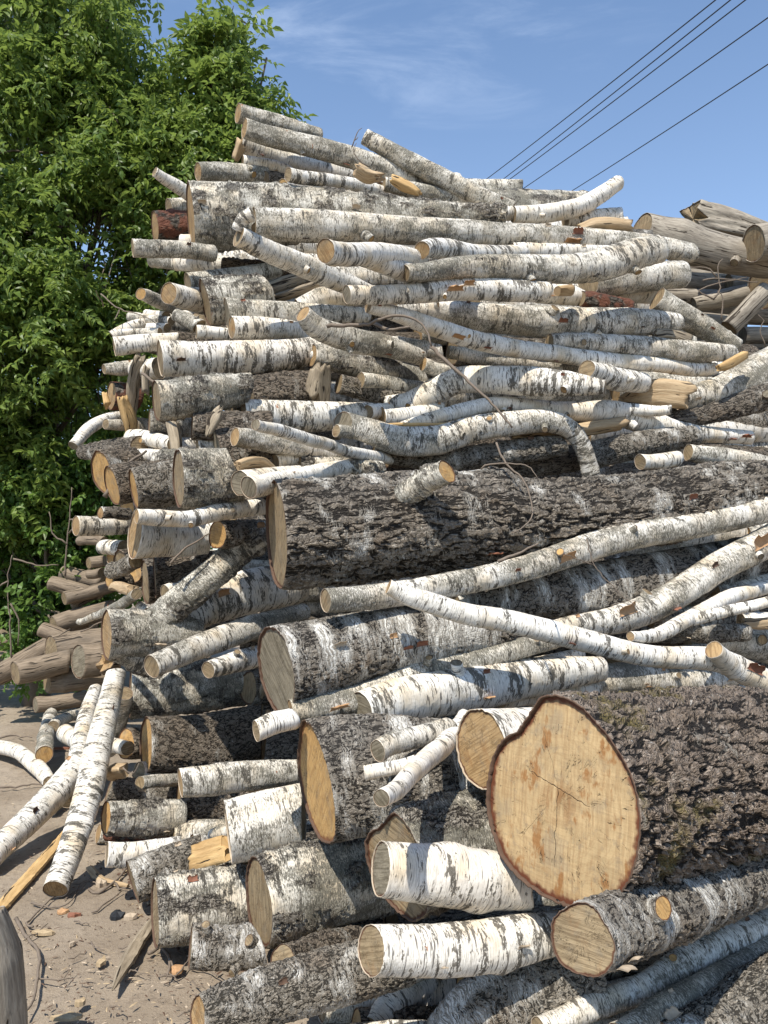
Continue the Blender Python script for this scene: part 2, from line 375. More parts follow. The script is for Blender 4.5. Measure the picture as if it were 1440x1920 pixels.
def knots_profile(rs, th, s, r, amp=.045, sp=False):
    """slowly varying uneven cross-section"""
    S2 = s[:, None]; out = np.ones((len(s), len(th)))
    rm = float(np.mean(r))
    for k, a in ((2, 1.0), (3, .7), (4, .35), (5, .4), (7, .25)):
        ph = rs.uniform(0, 6.28); dr = rs.uniform(-1.6, 1.6)
        out += amp * a * np.sin(k * th[None] + ph + dr * S2 / (rm * 6)) * (.6 + .4 * np.sin(S2 / (rm * rs.uniform(3, 7)) + ph))
    for _ in range(int(len(s) / 60) + 1):                       # swellings where branches grew
        s0 = rs.uniform(0, s[-1]); t0 = rs.uniform(0, 6.28); w = rm * rs.uniform(.35, .8)
        dth = np.angle(np.exp(1j * (th[None] - t0))) * rm
        out += rs.uniform(.06, .16) * np.exp(-((S2 - s0) ** 2 + dth ** 2) / (w * w))
    if sp:                                                       # split wood: a few flat sides
        k = rs.randint(3, 5); ph = rs.uniform(0, 6.28)
        a = np.mod(th[None] + ph + .25 * S2, 2 * math.pi / k) - math.pi / k
        out *= .74 * np.minimum(1.12, .62 / np.maximum(.35, np.cos(a))) / .62 * (1 + .08 * np.sin(11 * th[None] + S2 * 9))
    return out
def make_tube(name, C, rad, px, rs, parent, loc, mat, off, faces_under=None, aspect=None, sp=False, amp=.045, taper_end=False, outline=None, tilt=(0, 0), capmat=None, endcap=None, rimmat=None, stretch_cut=None):
    """one limb: bark mesh plus a sawn face at each end, all children of parent. C, rad: world centre line. px: photo pixels per metre"""
    L = np.concatenate([[0], np.cumsum(np.linalg.norm(np.diff(C, axis=0), axis=1))])
    step = max(.0045, 3.4 / px)
    n = int(np.clip(L[-1] / step, 6, 420))
    s = np.linspace(0, L[-1], n)
    C2 = np.stack([np.interp(s, L, C[:, i]) for i in range(3)], 1); r2 = np.interp(s, L, rad)
    rm = float(np.mean(rad))
    T, U, V = frames(C2)
    wk = 1.0 if rm > .06 else 1.7
    wig = wk * sum(np.sin(s[:, None] / (rm * w) + rs.uniform(0, 6.28, (1, 2))) * a for w, a in ((1.3, .014), (2.2, .035), (4.5, .07), (9, .10))) * rm
    if L[-1] > rm * 3: C2 = C2 + (U * wig[:, :1] + V * wig[:, 1:]) * np.minimum(1, s / (rm * 2))[:, None]
    seg = int(np.clip(2 * math.pi * np.max(rad) * px / 3.6, 12, 260))
    th = np.arange(seg) / seg * 2 * math.pi
    prof = knots_profile(rs, th, s, r2, amp, sp)
    if outline is not None:
        w = np.clip(1 - s / (rm * 3.2), 0, 1)[:, None] * .8 + .2
        prof = prof * (1 - w) + np.interp(th, np.linspace(0, 2 * math.pi, len(outline)), outline)[None] * w
    r_eff = r2.copy()
    if taper_end: r_eff *= np.clip((s[-1] - s) / (rm * 2.5), .12, 1) ** .6
    rr = prof * r_eff[:, None]
    if aspect is not None:                                       # the saw cut is turned so that the face shows as it does in the photo
        ray = C2[0] - np.array([0, 0, CAMZ]); ray /= np.linalg.norm(ray)
        ca = float(np.clip(T[0] @ ray, -1, 1)); e = ray - ca * T[0]; e /= np.linalg.norm(e) + 1e-9
        kp = float(np.clip(math.tan(np.clip(math.acos(min(aspect, .99)) - math.acos(ca), -.62, .62)), -.7, .7))
        tilt = (kp * float(e @ U[0]), kp * float(e @ V[0]))
    rr[0] *= 1 + rs.normal(0, .012 if rm < .2 else .004, seg); rr[-1] *= 1 + rs.normal(0, .02, seg)
    ex, ey = np.cos(th)[None] * rr, np.sin(th)[None] * rr
    sh0 = (ex * tilt[0] + ey * tilt[1]) * np.clip(1 - s / (rm * 2.0), 0, 1)[:, None]
    e1 = rs.uniform(-.35, .35, 2) if not sp else rs.uniform(-.8, .8, 2)
    sh1 = (ex * e1[0] + ey * e1[1]) * np.clip(1 - (s[-1] - s) / (rm * 2.0), 0, 1)[:, None]
    if sp:                                                       # ragged ends
        sh0 = sh0 + np.interp(th, np.linspace(0, 6.29, 16), rs.uniform(-.5, .6, 16))[None] * rm * np.clip(1 - s / (rm * 2.5), 0, 1)[:, None]
        sh1 = sh1 + np.interp(th, np.linspace(0, 6.29, 16), rs.uniform(-.5, .9, 16))[None] * rm * np.clip(1 - (s[-1] - s) / (rm * 2.5), 0, 1)[:, None]
    G = C2[:, None] + U[:, None] * ex[..., None] + V[:, None] * ey[..., None] + T[:, None] * (sh0 + sh1)[..., None] - loc
    bk = np.stack([np.cos(th)[None] * r2[:, None] + 0 * ex, np.sin(th)[None] * r2[:, None] + 0 * ex, s[:, None] + sh0 + sh1], -1) + off
    # rim rings turned in at both ends: the thickness of the bark
    def rim(row, k, inward, Trow):
        ctr = C2[row] - loc
        edge = G[row]; mid = ctr + Trow * (sh0[row] + sh1[row])[:, None]
        return edge + (mid - edge) * k + Trow * inward
    k1 = .018 if rm > .2 else .026 if rm > .05 else .045
    rings = [rim(0, k1, 0, T[0]), rim(0, k1 + .004, rm * .05, T[0])], [rim(-1, k1, 0, T[-1]), rim(-1, k1 + .004, -rm * .05, T[-1])]
    allv = np.concatenate([rings[0][1][None], rings[0][0][None], G, rings[1][0][None], rings[1][1][None]])
    allb = np.concatenate([bk[:1] + [0, 0, .02], bk[:1] + [0, 0, .01], bk, bk[-1:], bk[-1:]])
    nr = len(allv); idx = np.arange(nr * seg).reshape(nr, seg); nx = np.roll(idx, -1, 1)
    quads = np.stack([idx[:-1], nx[:-1], nx[1:], idx[1:]], -1).reshape(-1, 4)
    me = mesh_np(name, allv.reshape(-1, 3), quads, attrs={'bk': allb.reshape(-1, 3), 'ed': np.repeat(np.concatenate([[0, 0], np.clip(.12 + np.minimum(s, s[-1] - s) / .025, 0, 1), [0, 0]]), seg)})
    me.materials.append(mat); me.materials.append(rimmat or MAT['rim'])
    mi = np.zeros(len(quads), np.int32); mi[:seg * 2] = 1; mi[-seg * 2:] = 1
    me.polygons.foreach_set('material_index', mi)
    o = link(name, me, None, parent); par = o if faces_under == 'self' else parent
    # sawn faces
    def cap(ring, Trow, Urow, Vrow, mt, flip, nm='cut_face'):
        fr = np.array([1, .93, .8, .6, .4, .2, .0]); ctr = ring.mean(0)
        vs = [ctr + (ring - ctr) * f for f in fr[:-1]]
        bow = rs.uniform(-.02, .02) * rm
        vs = [v + Trow * bow * (1 - f * f) for v, f in zip(vs, fr)]
        vv = np.concatenate([np.concatenate(vs), [ctr + Trow * bow]])
        loc2 = vv - ctr; a0 = rs.uniform(0, 6.28)
        X, Y = loc2 @ Urow, loc2 @ Vrow
        fc = np.stack([X * math.cos(a0) - Y * math.sin(a0), X * math.sin(a0) + Y * math.cos(a0), np.full(len(vv), off[2])], -1)
        if stretch_cut is not None: fc = np.stack([X, Y, np.full(len(vv), off[2])], -1)
        frv = np.concatenate([np.repeat(fr[:-1], seg), [0]])
        ii = np.arange(6 * seg).reshape(6, seg); jj = np.roll(ii, -1, 1)
        qd = np.stack([ii[:-1], ii[1:], jj[1:], jj[:-1]], -1).reshape(-1, 4)
        tr = np.stack([ii[-1], np.full(seg, 6 * seg), jj[-1]], -1)
        if flip: qd = qd[:, ::-1]; tr = tr[:, ::-1]
        mc = mesh_np(nm, vv, qd, tr, smooth=False, attrs={'fc': fc, 'fr': frv})
        return link(nm, mc, mt, par)
    cap(rings[0][1], T[0], U[0], V[0], capmat or MAT['cut1'], False)
    if not taper_end and endcap is not False: cap(rings[1][1], T[-1], U[-1], V[-1], endcap or capmat or MAT['cut1'], True)
    return o, C2, r2, (T, U, V), prof

# ------------------------------------------------------------------ ground
def noise2(x, y, seed, octs=4, f0=1.0):
    """cheap smooth value noise"""
    out = 0; amp = 1; rs = np.random.RandomState(seed); tab = rs.uniform(-1, 1, (64, 64))
    for o in range(octs):
        X, Y = x * f0 * 2 ** o + 13.7 * o, y * f0 * 2 ** o + 5.1 * o
        xi, yi = np.floor(X).astype(int), np.floor(Y).astype(int); fx, fy = X - xi, Y - yi
        fx = fx * fx * (3 - 2 * fx); fy = fy * fy * (3 - 2 * fy)
        g = lambda a, b: tab[a % 64, b % 64]
        out = out + amp * ((g(xi, yi) * (1 - fx) + g(xi + 1, yi) * fx) * (1 - fy) + (g(xi, yi + 1) * (1 - fx) + g(xi + 1, yi + 1) * fx) * fy)
        amp *= .5
    return out
def ground_mesh():
    def axis(lo, hi, a, b, d, far):
        mid = np.arange(a, b, d)
        l = a - np.cumsum(np.geomspace(d * 1.5, far, 34)); r = b + np.cumsum(np.geomspace(d * 1.5, far, 34))
        return np.concatenate([l[::-1], mid, r])
    xs = axis(0, 0, -4.5, 1.0, .022, 90); ys = axis(0, 0, 1.4, 8.6, .022, 90)
    X, Y = np.meshgrid(xs, ys)
    near = np.exp(-np.maximum(0, np.hypot(X, Y - 4) - 8) ** 2 / 200)
    Zv = (.016 * noise2(X, Y, 3, 3, .8) + .006 * noise2(X, Y, 5, 3, 6) + .0022 * noise2(X, Y, 8, 2, 26)) * near - .012
    nx, ny = len(xs), len(ys); ii = np.arange(nx * ny).reshape(ny, nx)
    q = np.stack([ii[:-1, :-1], ii[:-1, 1:], ii[1:, 1:], ii[1:, :-1]], -1).reshape(-1, 4)
    m, N = new_mat('dry trodden earth')
    P = N.n('ShaderNodeTexCoord').outputs['Object']
    a = N.noise(P, 1.4, 5, .6); b = N.noise(P, 26, 5, .7); c = N.noise(P, 150, 3, .7)
    col = N.mix(N.ss(a, .35, .65), (.225, .180, .133), (.300, .248, .190))
    col = N.mix(N.math('MULTIPLY', N.ss(b, .5, .68), .5), col, (.12, .092, .068))
    col = N.mix(N.math('MULTIPLY', N.ss(c, .60, .70), .6), col, (.36, .31, .25))
    col = N.mix(N.math('MULTIPLY', N.ss(c, .36, .28), .6), col, (.075, .056, .042))
    fib = N.noise(N.vmath('MULTIPLY', N.vmath('ADD', P, N.noise(P, 3, 2, col=True)), (40, 160, 1)), 1, 3)
    col = N.mix(N.math('MULTIPLY', N.ss(fib, .66, .72), .55), col, (.42, .33, .21))
    N.L.new(col, N.b.inputs['Base Color']); N.b.inputs['Roughness'].default_value = .95
    bump(N, N.math('ADD', b, N.math('MULTIPLY', c, .5)), .8, .012)
    o = link('ground', mesh_np('ground', np.stack([X, Y, Zv], -1).reshape(-1, 3), q), m)
    tag(o, 'dry grey-brown trodden earth littered with bark and twigs', kind='structure')
    del o['label']
ground_mesh()

# ------------------------------------------------------------------ the logs: data
# kind | x y r (photo pixels), ... | options | label.  Rows run from the back of the heap to the front.
DATA = r'''
G|1280 508 17, 1360 505 17, 1450 502 17|z2.2|dark round timber under the big grey log, right background pile
G|1225 520 20, 1330 525 22, 1460 520 22|z2.9|hidden dark log deep between the grey logs, right background pile
G|1230 590 22, 1340 585 22, 1460 590 22|z2.9|dark log in deep shade low in the right background pile
G|1270 645 20, 1350 640 22, 1460 640 20|z2.9|lowest dark log in shade of the right background pile
G|1238 556 16, 1300 556 15, 1360 557 14|z2.2|dark weathered log in deep shade behind the birch heap, right background pile
G|1366 530 16, 1410 526 16, 1460 522 16|z2 a.5 f.3|short grey log with tan cut end below the dark round timber, right background
G|1296 598 13, 1350 602 13, 1400 606 12|z2|flat pale grey log under the grey half-buried one, right background
G|1392 630 16, 1430 629 15, 1470 628 15|z2 a.5 f.1|grey log with dark hollow end at the right edge, beside the diagonal one
G|1300 571 13, 1360 556 18, 1440 541 18|z1.9 a.4 f.1|weathered round log rising to the right with small dark end, right background pile
G|1438 536 42, 1500 530 42|z1.7 a.75 f.25|thick weathered log with large pale round face cut off by the right edge
G|1366 616 17, 1400 580 17, 1432 548 17|z1.6|slate grey log leaning diagonally in the right background pile
G|1298 410 34, 1350 425 34, 1405 440 26|z2.1 sp a.55 f.2|split timber with a pointed ridge on top of the right background pile
G|1202 430 30, 1270 458 36, 1340 478 34, 1440 492 30|z1.9 a.5 f.3 k2|biggest weathered grey log with slanting tan end, right background pile
G|1412 457 34, 1480 450 34|z1.7 a.6 f.3|weathered log with notched tan face at the right edge above the large pale one
G|118 1076 16, 150 1082 16, 190 1090 15|z2.6|grey barkless log, uppermost of the left background pile
G|95 1093 13, 150 1108 14, 190 1114 10|z2.4|long pale grey log lying below the uppermost one, left background pile
G|166 1056 11, 198 1052 11|z2 a.5|stubby grey log end with pale top at left edge of the heap
G|165 1077 9, 192 1073 9|z2|small grey log stub under the stubby pale one at left edge
G|138 1137 10, 187 1112 8|z2.2|thin grey log with cut end tilted up right, left background pile
G|-10 1190 14, 25 1206 14|z3 f.3|short grey log at the left edge of the photo in front of the shrub
G|-10 1234 14, 16 1236 14|z2.8 f.2 a.5|stubby log with brown end at the left edge, below the short grey one
G|-20 1272 20, 60 1232 20, 130 1190 19, 175 1165 18|z2.5|long grey log slanting up right, lowest layer of the left background pile
G|100 1172 17, 150 1158 18, 215 1142 18|z2.1 a.3 f.3|brown barkless log with squarish end, upper middle of the left background pile
G|120 1122 12, 170 1110 12, 210 1098 12|z2.3 a.4|grey log under the thin cut-end one, left background pile
G|66 1322 14, 120 1314 14, 180 1306 13|z1.8 a.3 f.1|low dark log lying on the dirt under the left background pile
G|78 1180 14, 130 1200 14, 190 1215 14|z2.2|brown log sloping down right in the middle of the left background pile
G|88 1280 20, 140 1274 22, 205 1268 20|z1.6 a.3 f.2|thick brown log at the bottom of the left background pile
G|95 1222 30, 150 1216 30, 215 1208 30|z1.6 a.55 f.4|thick brown weathered log with broad tan face behind the oval end, left background pile
G|28 1262 22, 75 1250 22, 130 1238 20|z1.5 a.6 f.4|chunky log with broad tan face low in the left background pile
G|146 1241 31, 190 1236 30|z1.3 a.33 f.05|weathered log with dark narrow oval end, front of the left background pile
G|190 1246 20, 220 1242 18|z1 a.5 f.8 sp|small orange-faced split log beside the forked stump at left
L|446 212 17, 520 232 16, 600 258 13|a.3 f.5|topmost speckled birch log at the peak of the heap
B|452 268 20, 540 298 17, 640 326 20, 700 346 14|a.1 f.5|birch log tucked directly under the two topmost logs
S|440 300 6, 452 268 9|f.6 sp|upright split wood chunk at the left end of the peak logs
L|458 240 18, 540 262 19, 620 283 20, 700 310 20, 780 345 18, 900 390 15|a.25 f.5 k2|long speckled birch log, second from the top of the peak
W|455 303 12, 520 312 14, 550 324 12|a.2|short white birch piece just below the peak logs
L|371 322 17, 440 326 18, 498 332 17|a.35 f.5 k2|knobby short birch log with tan end standing out left under the peak
D|498 336 15, 560 346 17, 620 356 15|a.4|short dark rough log right of the knobby short one
W|530 348 13, 600 362 12, 690 376 10|a.75 f.9|small birch log with bright half-moon end on the thick upper trunk
B|540 327 13, 640 346 12, 720 363 12, 790 382 9|a.5 f.4|slender banded birch pole slanting under the peak logs
L|720 345 13, 800 360 14, 900 382 12|k1|speckled birch length below the pole that sticks up against the sky
S|668 315 12, 690 330 12, 712 332 7|f.8 sp|torn orange stump of splintered wood on the upper middle of the heap
S|735 336 10, 760 346 11, 785 358 5|f.9 sp|yellow splintered wedge next to the torn orange stump
L|684 256 15, 780 312 18, 880 362 17, 958 394 15||thick pole jutting up left against the blue sky above the heap
B|1060 412 15, 1110 410 17, 1163 404 16||dark-banded birch end behind the bent white log at upper right
W|1120 420 10, 1176 418 12||small white birch end peeping out just right of the dark-banded end
S|1085 432 12, 1130 424 14, 1180 428 14|f.6 sp|tan split wood between the upper birch ends and the grey background pile
W|840 402 14, 900 403 14, 968 402 13||white birch length joining the foot of the sky-pointing pole
W|962 402 15, 1020 402 17, 1080 390 17, 1120 370 16, 1160 347 14|k1|bent white birch log curving up to the right against the sky
W|290 322 9, 325 342 12, 354 361 13|a.3 f.2|hollow peeling white stick poking out left over the trees
L|316 387 14, 360 388 14|a.4 f.3|short log stub with pale top left of the thick upper trunk
D|290 425 27, 355 425 27|a.25 f.6 rd|short reddish-brown barkless log left of the thick upper trunk
W|340 452 12, 372 452 12||small white piece below the short reddish-brown log
L|285 488 13, 330 490 14, 390 492 14||short birch log beneath the grey stick at upper left
W|330 493 15, 380 492 16, 440 494 14||white piece with torn bark below the grey stick at upper left
R|357 407 63, 480 408 57, 600 406 46, 700 410 38, 800 412 28, 945 408 18|a.1 f.6 k1 m0|thick upper trunk, white above and dark rough below, left upper heap
L|249 465 17, 320 466 16, 400 474 15|a.15 f.2|grey birch stick pointing straight left below the thick upper trunk
L|476 420 30, 600 425 30, 700 428 27, 850 435 26, 940 440 22, 1060 444 22, 1150 452 22, 1230 463 20, 1298 475 17|k2|longest horizontal birch log across the upper heap with dark underside
R|700 475 18, 760 480 18, 830 478 16||shaded rough log under the longest horizontal log
W|960 470 14, 1060 472 15, 1140 470 12||white length in the shade under the longest horizontal log
B|791 469 16, 850 474 21, 905 478 19, 980 472 14|a.92 f.8|birch log with bright round end facing the camera, upper middle
W|610 470 22, 700 480 21, 790 490 17|a.8 f.7|birch log with large bumpy tan face, left of the small brown-faced one
B|664 473 17, 720 495 19, 770 515 18, 818 536 13|a.7 f.2|birch log with brown rough face slanting down right in upper middle
B|1236 548 22, 1150 542 26, 1060 545 22|| shaded banded birch log under the cut-off white one at upper right
L|1279 515 25, 1200 525 26, 1100 535 24||birch log ending flat and white at the upper right of the heap
L|760 512 14, 860 502 20, 960 500 24, 1060 503 27, 1140 495 30, 1190 480 29, 1240 468 26|k2|thick gnarled birch log bending up to the right with deep scars
D|420 500 17, 500 505 17, 600 520 16||shaded log behind the white log with the knot, upper left
L|352 530 18, 430 520 18, 520 508 15|a.35 f.4|birch log with narrow face under the short birch logs at upper left
W|560 580 20, 620 560 22, 700 555 16||pale birch log behind the split grey boards in upper middle
S|455 560 10, 510 540 16, 580 515 12|f.25 sp|splintered grey-brown board stack under the white log with the knot
S|500 565 6, 540 550 9, 600 530 7|f.45 sp|brown splintered board beneath the grey-brown stack
B|447 443 20, 510 475 21, 580 506 22, 640 530 20, 685 548 16|a.35 f.3 k1|bright white birch log slanting down right with a dark knot, upper left
+|474 401 13, 456 412 12, 446 434 12|d-.02
W|1005 548 19, 1070 552 18, 1110 560 12||dark-stained birch end under the gnarled log
S|1045 546 9, 1070 546 10|f.8 a.8|small orange cut end under the gnarled log at right
D|1090 560 14, 1130 570 16, 1180 575 14|rd|dark torn log with reddish bark curls under the gnarled log
B|650 552 17, 740 548 18, 850 543 20, 950 544 21, 1020 546 19|a.45 f.1 k1|banded birch log with dark brown end and orange torn patch, upper middle
L|1232 560 22, 1300 600 22, 1384 648 14||birch log sloping down right toward the broken trunk at right edge
L|740 583 16, 840 588 22, 940 598 28, 1050 602 30, 1150 603 28, 1220 605 24, 1268 603 16|k2|thick grey-white birch log lying level in the upper right middle
S|1225 628 12, 1260 632 14, 1290 640 12|f.4 sp|small tan split wedge below the level grey-white log
L|264 551 11, 300 568 13, 330 580 12|a.85 f.9|little birch stick with round orange end at the upper left edge
B|316 550 20, 350 558 22, 395 568 23|a.7 f.8|short birch log with bright round end at upper left edge
R|385 568 43, 430 562 41, 500 555 36|a.18 f.2 m0|thick short log with thin tall cut edge below the upper left logs
W|275 588 8, 312 593 8||small white stick end above the bundle at left edge
L|244 594 9, 280 600 10, 320 602 9||thin speckled stick on top of the small bundle at left edge
L|330 590 12, 372 614 14|k1|short broken birch piece with reddish break near the left bundle
W|265 616 9, 315 617 9||thin white stick inside the small bundle at left edge
W|213 633 14, 240 615 13, 270 604 10|a.1|short white stick tilting down left at the outermost left edge
L|225 625 8, 300 622 9||thin grey stick below the tilting white one, left bundle
W|368 622 13, 430 626 12||short white log piece above the broad white log, left
W|214 650 18, 270 645 17, 330 640 15|a.1|white birch log pointing left beneath the small bundle
L|426 592 31, 500 586 27, 600 586 20, 695 590 15|a.15 f.1|bluish-grey birch log with thin grey edge, above the knotty one
B|434 614 21, 500 615 21, 560 620 20, 620 640 16|a.3 f.5|birch log with white top and slanting tan end, left upper middle
W|500 650 16, 560 645 16, 600 640 12||short birch piece hanging below the knotty log at left
L|195 692 9, 225 690 13, 265 685 13|a.4 f.3|gnarled short branch poking left below the white log at left edge
D|208 742 27, 255 745 28|a.25 f.7 rd|rusty brown rough-barked log stub at the left edge
S|195 738 4, 200 760 6|f.9 sp|torn yellow splinters at the end of the rusty brown stub
D|400 700 32, 480 702 36, 570 690 32||thick dark log in shade under the broad white log
W|255 692 18, 300 690 20||shaded pale log behind the upright grey board at left
S|264 668 11, 252 720 13, 246 770 12|f.15 sp|upright grey split board at the left side of the heap
S|273 688 6, 272 735 6|f.2 sp|narrow upright slat beside the grey split board at left
B|300 672 34, 400 667 32, 500 664 30, 560 660 27, 610 652 23|a.13 f.2 k1|broad white banded birch log pointing left in the left middle
R|585 667 21, 680 686 25, 790 708 21|a.4 f.5|shaded birch log with brown end under the knotty log
L|840 660 12, 920 674 16, 1000 682 15, 1090 684 12||dark lichen-covered log under the long pale branch
L|690 640 14, 760 652 16, 830 662 12||shaded speckled log behind the knotty log
L|568 588 16, 600 616 21, 660 640 23, 720 650 21, 790 676 15|k3 a.5 f.8|dark knotty birch log with torn orange end in the centre left
L|793 682 13, 840 695 13, 890 707 11|a.5 f.5|small birch log with pale round end below the knotty log
L|1030 640 14, 1120 643 18, 1200 652 20, 1280 660 20, 1375 665 14|k1|grey speckled log under the level grey-white log at right
+|1115 622 8, 1135 642 9|d-.02
W|690 575 12, 760 592 16, 830 616 18, 900 638 18, 990 653 17, 1080 672 16, 1180 683 15, 1270 690 14, 1340 692 13|k1|long clean white birch branch running right across the middle heap
L|1275 748 22, 1340 735 30, 1400 710 40, 1470 678 44||broken trunk with rough bark entering from the right edge
S|1345 690 6, 1365 682 10, 1392 668 8|f1 sp|bright yellow splinter at the break of the trunk on the right
S|1165 748 5, 1225 735 20, 1285 738 20|f.7 sp|large splintered wood tongue, brown and yellow, right middle
D|1250 790 12, 1320 776 17, 1400 752 24, 1460 736 27|k1|dark grey smooth trunk rising to the right edge
D|462 742 33, 540 732 37, 590 726 32|a.4 f.3|dark log with half-hidden tan face above the white-streaked one, left centre
L|436 780 20, 470 780 20|a.1|pale edge of a log left of the white-streaked log
S|600 688 18, 596 720 22, 592 748 24|f.35 sp|upright pale split face in shade in the left centre
L|676 713 15, 740 722 14, 810 724 10|a.55 f.4|small dark-barked log with round tan end in the centre
R|635 720 18, 700 735 18, 760 745 12||grey log in shade behind the small round-ended one
B|1100 692 17, 1150 712 22, 1205 722 19|a.85 f.4 k1|birch log with wide oval tan end facing up, right middle
S|1030 700 8, 1050 698 10|f.8 a.6|tiny orange log end in the right middle
W|719 751 7, 750 752 9|a.7 f.8|tiny orange-ended birch piece near the curving banded log
B|722 754 12, 770 756 23, 812 736 24, 860 714 25, 920 712 26, 1000 715 28, 1080 722 22, 1135 727 13|k2|banded birch log curving from lower left up to the right, centre
W|690 773 13, 730 768 14|a.8 f.3|short birch log with brown round end in the centre
W|716 780 17, 760 778 16, 830 765 12|a.45 f.5|short birch log with pale slanted face under the curving banded log
B|455 776 28, 520 777 29, 590 779 29, 650 776 25, 710 770 16|a.25 f.3|white-streaked birch log with flat left end, centre left
W|745 802 8, 800 788 12, 870 770 15, 940 760 15, 1044 768 16, 1148 777 23, 1218 797 21, 1305 812 16, 1408 816 13|k3|long white log with orange torn tip stretching to the right edge
+|1150 768 13, 1210 768 11, 1258 768 9|d-.05
S|640 802 3, 760 798 5, 870 795 3|f.9 sp|thin bundle of yellow splinters behind the bent grey-white log
S|960 820 5, 1060 812 13, 1165 795 12|f.8 sp|long yellow split plank under the white log at right
D|920 880 22, 1040 868 26, 1120 855 24||dark mossy log in the hollow above the great dark trunk
R|1100 858 26, 1200 832 25, 1300 815 20||brown-grey log in shadow under the long white log
W|1200 866 15, 1270 860 15||blue-white log piece in shadow above the great dark trunk
L|1290 848 15, 1370 860 18, 1450 878 20||speckled log running off the right edge above the great dark trunk
R|700 850 18, 820 860 20, 950 850 22, 1050 835 20||shaded log under the bent grey-white log
L|642 793 21, 690 808 23, 750 829 27, 820 828 27, 890 806 24, 960 797 23, 1025 792 21, 1068 808 18, 1092 842 16, 1108 890 17|a.75 f.1 k3|bent grey-white log hooking down at its right end, centre
L|630 808 12, 660 815 12|a.6 f.2|small side stub under the face of the bent grey-white log
W|137 836 10, 165 806 12, 200 786 11, 232 780 9|a.6 f.1|curved white stick reaching down left over the shrubs
L|198 795 10, 240 800 11|a.6 f.3|small birch stub with round end behind the curved white stick
S|228 745 8, 240 790 12, 243 832 4|f.95 sp|pointed yellow split stave hanging at the left edge
R|280 790 22, 330 793 24|a.1|short grey birch log in shade under the rough cream one
W|245 820 15, 290 826 15, 330 834 14|k1|white birch log right of the yellow split stave
D|155 848 13, 205 846 20, 260 835 18||mossy rough log end at the left edge above the oval faces
W|205 852 11, 280 852 13, 330 858 14||white log right of the big orange oval face
S|322 790 13, 330 830 12, 336 866 8|f.2 sp|upright brown split board under the rough cream log
R|293 751 38, 340 748 37, 400 740 35, 460 732 30|a.18 f.2 m0|rough cream-barked log pointing left in the left middle
D|360 800 26, 430 805 30, 500 800 26||very dark log deep in the hollow of the left middle
D|190 886 42, 225 880 40, 265 872 34|a.42 f1|log with big bright orange oval face at the left edge
R|300 870 26, 345 868 26||dark-striped log above the brick-thick birch at left
D|209 911 38, 250 902 37, 320 890 32|a.27 f1|log with narrow bright orange face just right of the biggest orange one
R|250 916 38, 300 908 42, 350 902 42|a.17 f.9|short thick birch with very thin orange face, third of the orange ones
L|370 838 18, 415 836 18|a.15 f.4|short bluish birch log left of the grey slanted oval
D|406 862 55, 450 856 54, 520 850 46|a.22 f0|log with tall grey slanted oval face, left centre
R|334 897 53, 390 895 53, 440 890 50|a.22 f.15 m0|thick cream-barked short log with split grey face, left centre
S|390 818 5, 405 785 11, 414 768 4|f.3 sp|jagged upright shard above the grey slanted oval
L|440 819 18, 500 828 19, 570 838 17, 650 850 12|a.45 f.8|birch log with orange torn end under the white-streaked log
W|479 796 11, 540 812 12, 600 830 12, 645 846 11, 690 857 11, 750 861 9|a.7 f.1|slim white branch with round end slanting down in centre left
+|655 856 12, 700 856 11|d-.02
S|445 872 8, 480 868 10, 510 880 5|f.5 sp|curled torn bark scraps above the two paired round ends
B|515 866 14, 550 862 14, 620 866 10|a.6 f.2|short birch tube with dark band, left centre
R|560 872 16, 640 880 16, 720 880 14||grey log over the top of the great dark trunk
W|450 906 24, 500 900 22, 560 892 18|a.7 f.1|rear one of two paired birch logs with grey round ends
W|466 914 22, 520 898 20, 600 885 18, 685 875 14|a.65 f.1|front one of two paired birch logs with grey round ends
G|150 1014 9, 195 1016 9|z.2|thin grey stick under the tan-ended log at left edge
B|193 1026 14, 235 1026 15||small birch log with dark bands at the left edge
L|142 986 19, 190 985 18, 250 984 16|a.35 f.8|birch log with tan end pointing left at the left edge
D|188 962 11, 240 965 12|a.5 f.6|small dark log above the tan-ended one at left edge
D|230 1068 38, 280 1060 36|a.42 f.25|log with shaded brown oval end at left edge
D|251 1071 23, 290 1070 22|a.55 f1|small log with bright orange end between two brown ovals
D|272 1092 40, 310 1086 38|a.3 f.3|log with tall brown oval end beside the small orange-ended one
D|205 1090 14, 240 1085 16|a.5 f.9|small log with yellow sliver end at lower left edge
R|210 1070 16, 250 1050 16||small rough log at left edge above the brown oval ends
S|212 1100 10, 250 1105 12|f.8 sp|small tan split block under the brown oval ends
D|290 1082 38, 350 1078 37, 430 1070 34|a.06|charcoal log with flat left end under the white log, left
W|252 1003 46, 300 1008 37, 345 1010 34, 395 1006 31|a.25 f.5|white birch log with tall rough tan face, left
D|438 1010 40, 490 1005 38|a.5 f.3|log with large tan face half hidden behind the great dark trunk
D|407 1003 26, 450 1003 25|a.62 f.9|log with bright yellow oval face left of the great dark trunk
B|256 968 14, 290 968 16, 350 970 16, 420 958 17, 498 954 15|k3 a.3 f.6|white birch branch with small side stub above the tall rough tan face
R|860 905 10, 880 900 14|| small bark-covered stump on the great dark trunk
W|310 1112 15, 350 1098 13|a.6 f.3|hollow white tube of bark next to the charcoal log
B|325 1165 36, 400 1135 41, 470 1115 43, 550 1100 40|a.5 f.2|thick white log with black patches below the diagonal branch, left
L|148 1166 6, 200 1146 8, 235 1130 10, 257 1115 10||small white twisted branch above the forked stump at left
W|262 1135 9, 275 1150 10||tiny blue-white piece beneath the brown oval ends
R|244 1300 45, 300 1298 47, 380 1292 46, 470 1280 42|a.05 m0|short thick grey birch block under the forked stump
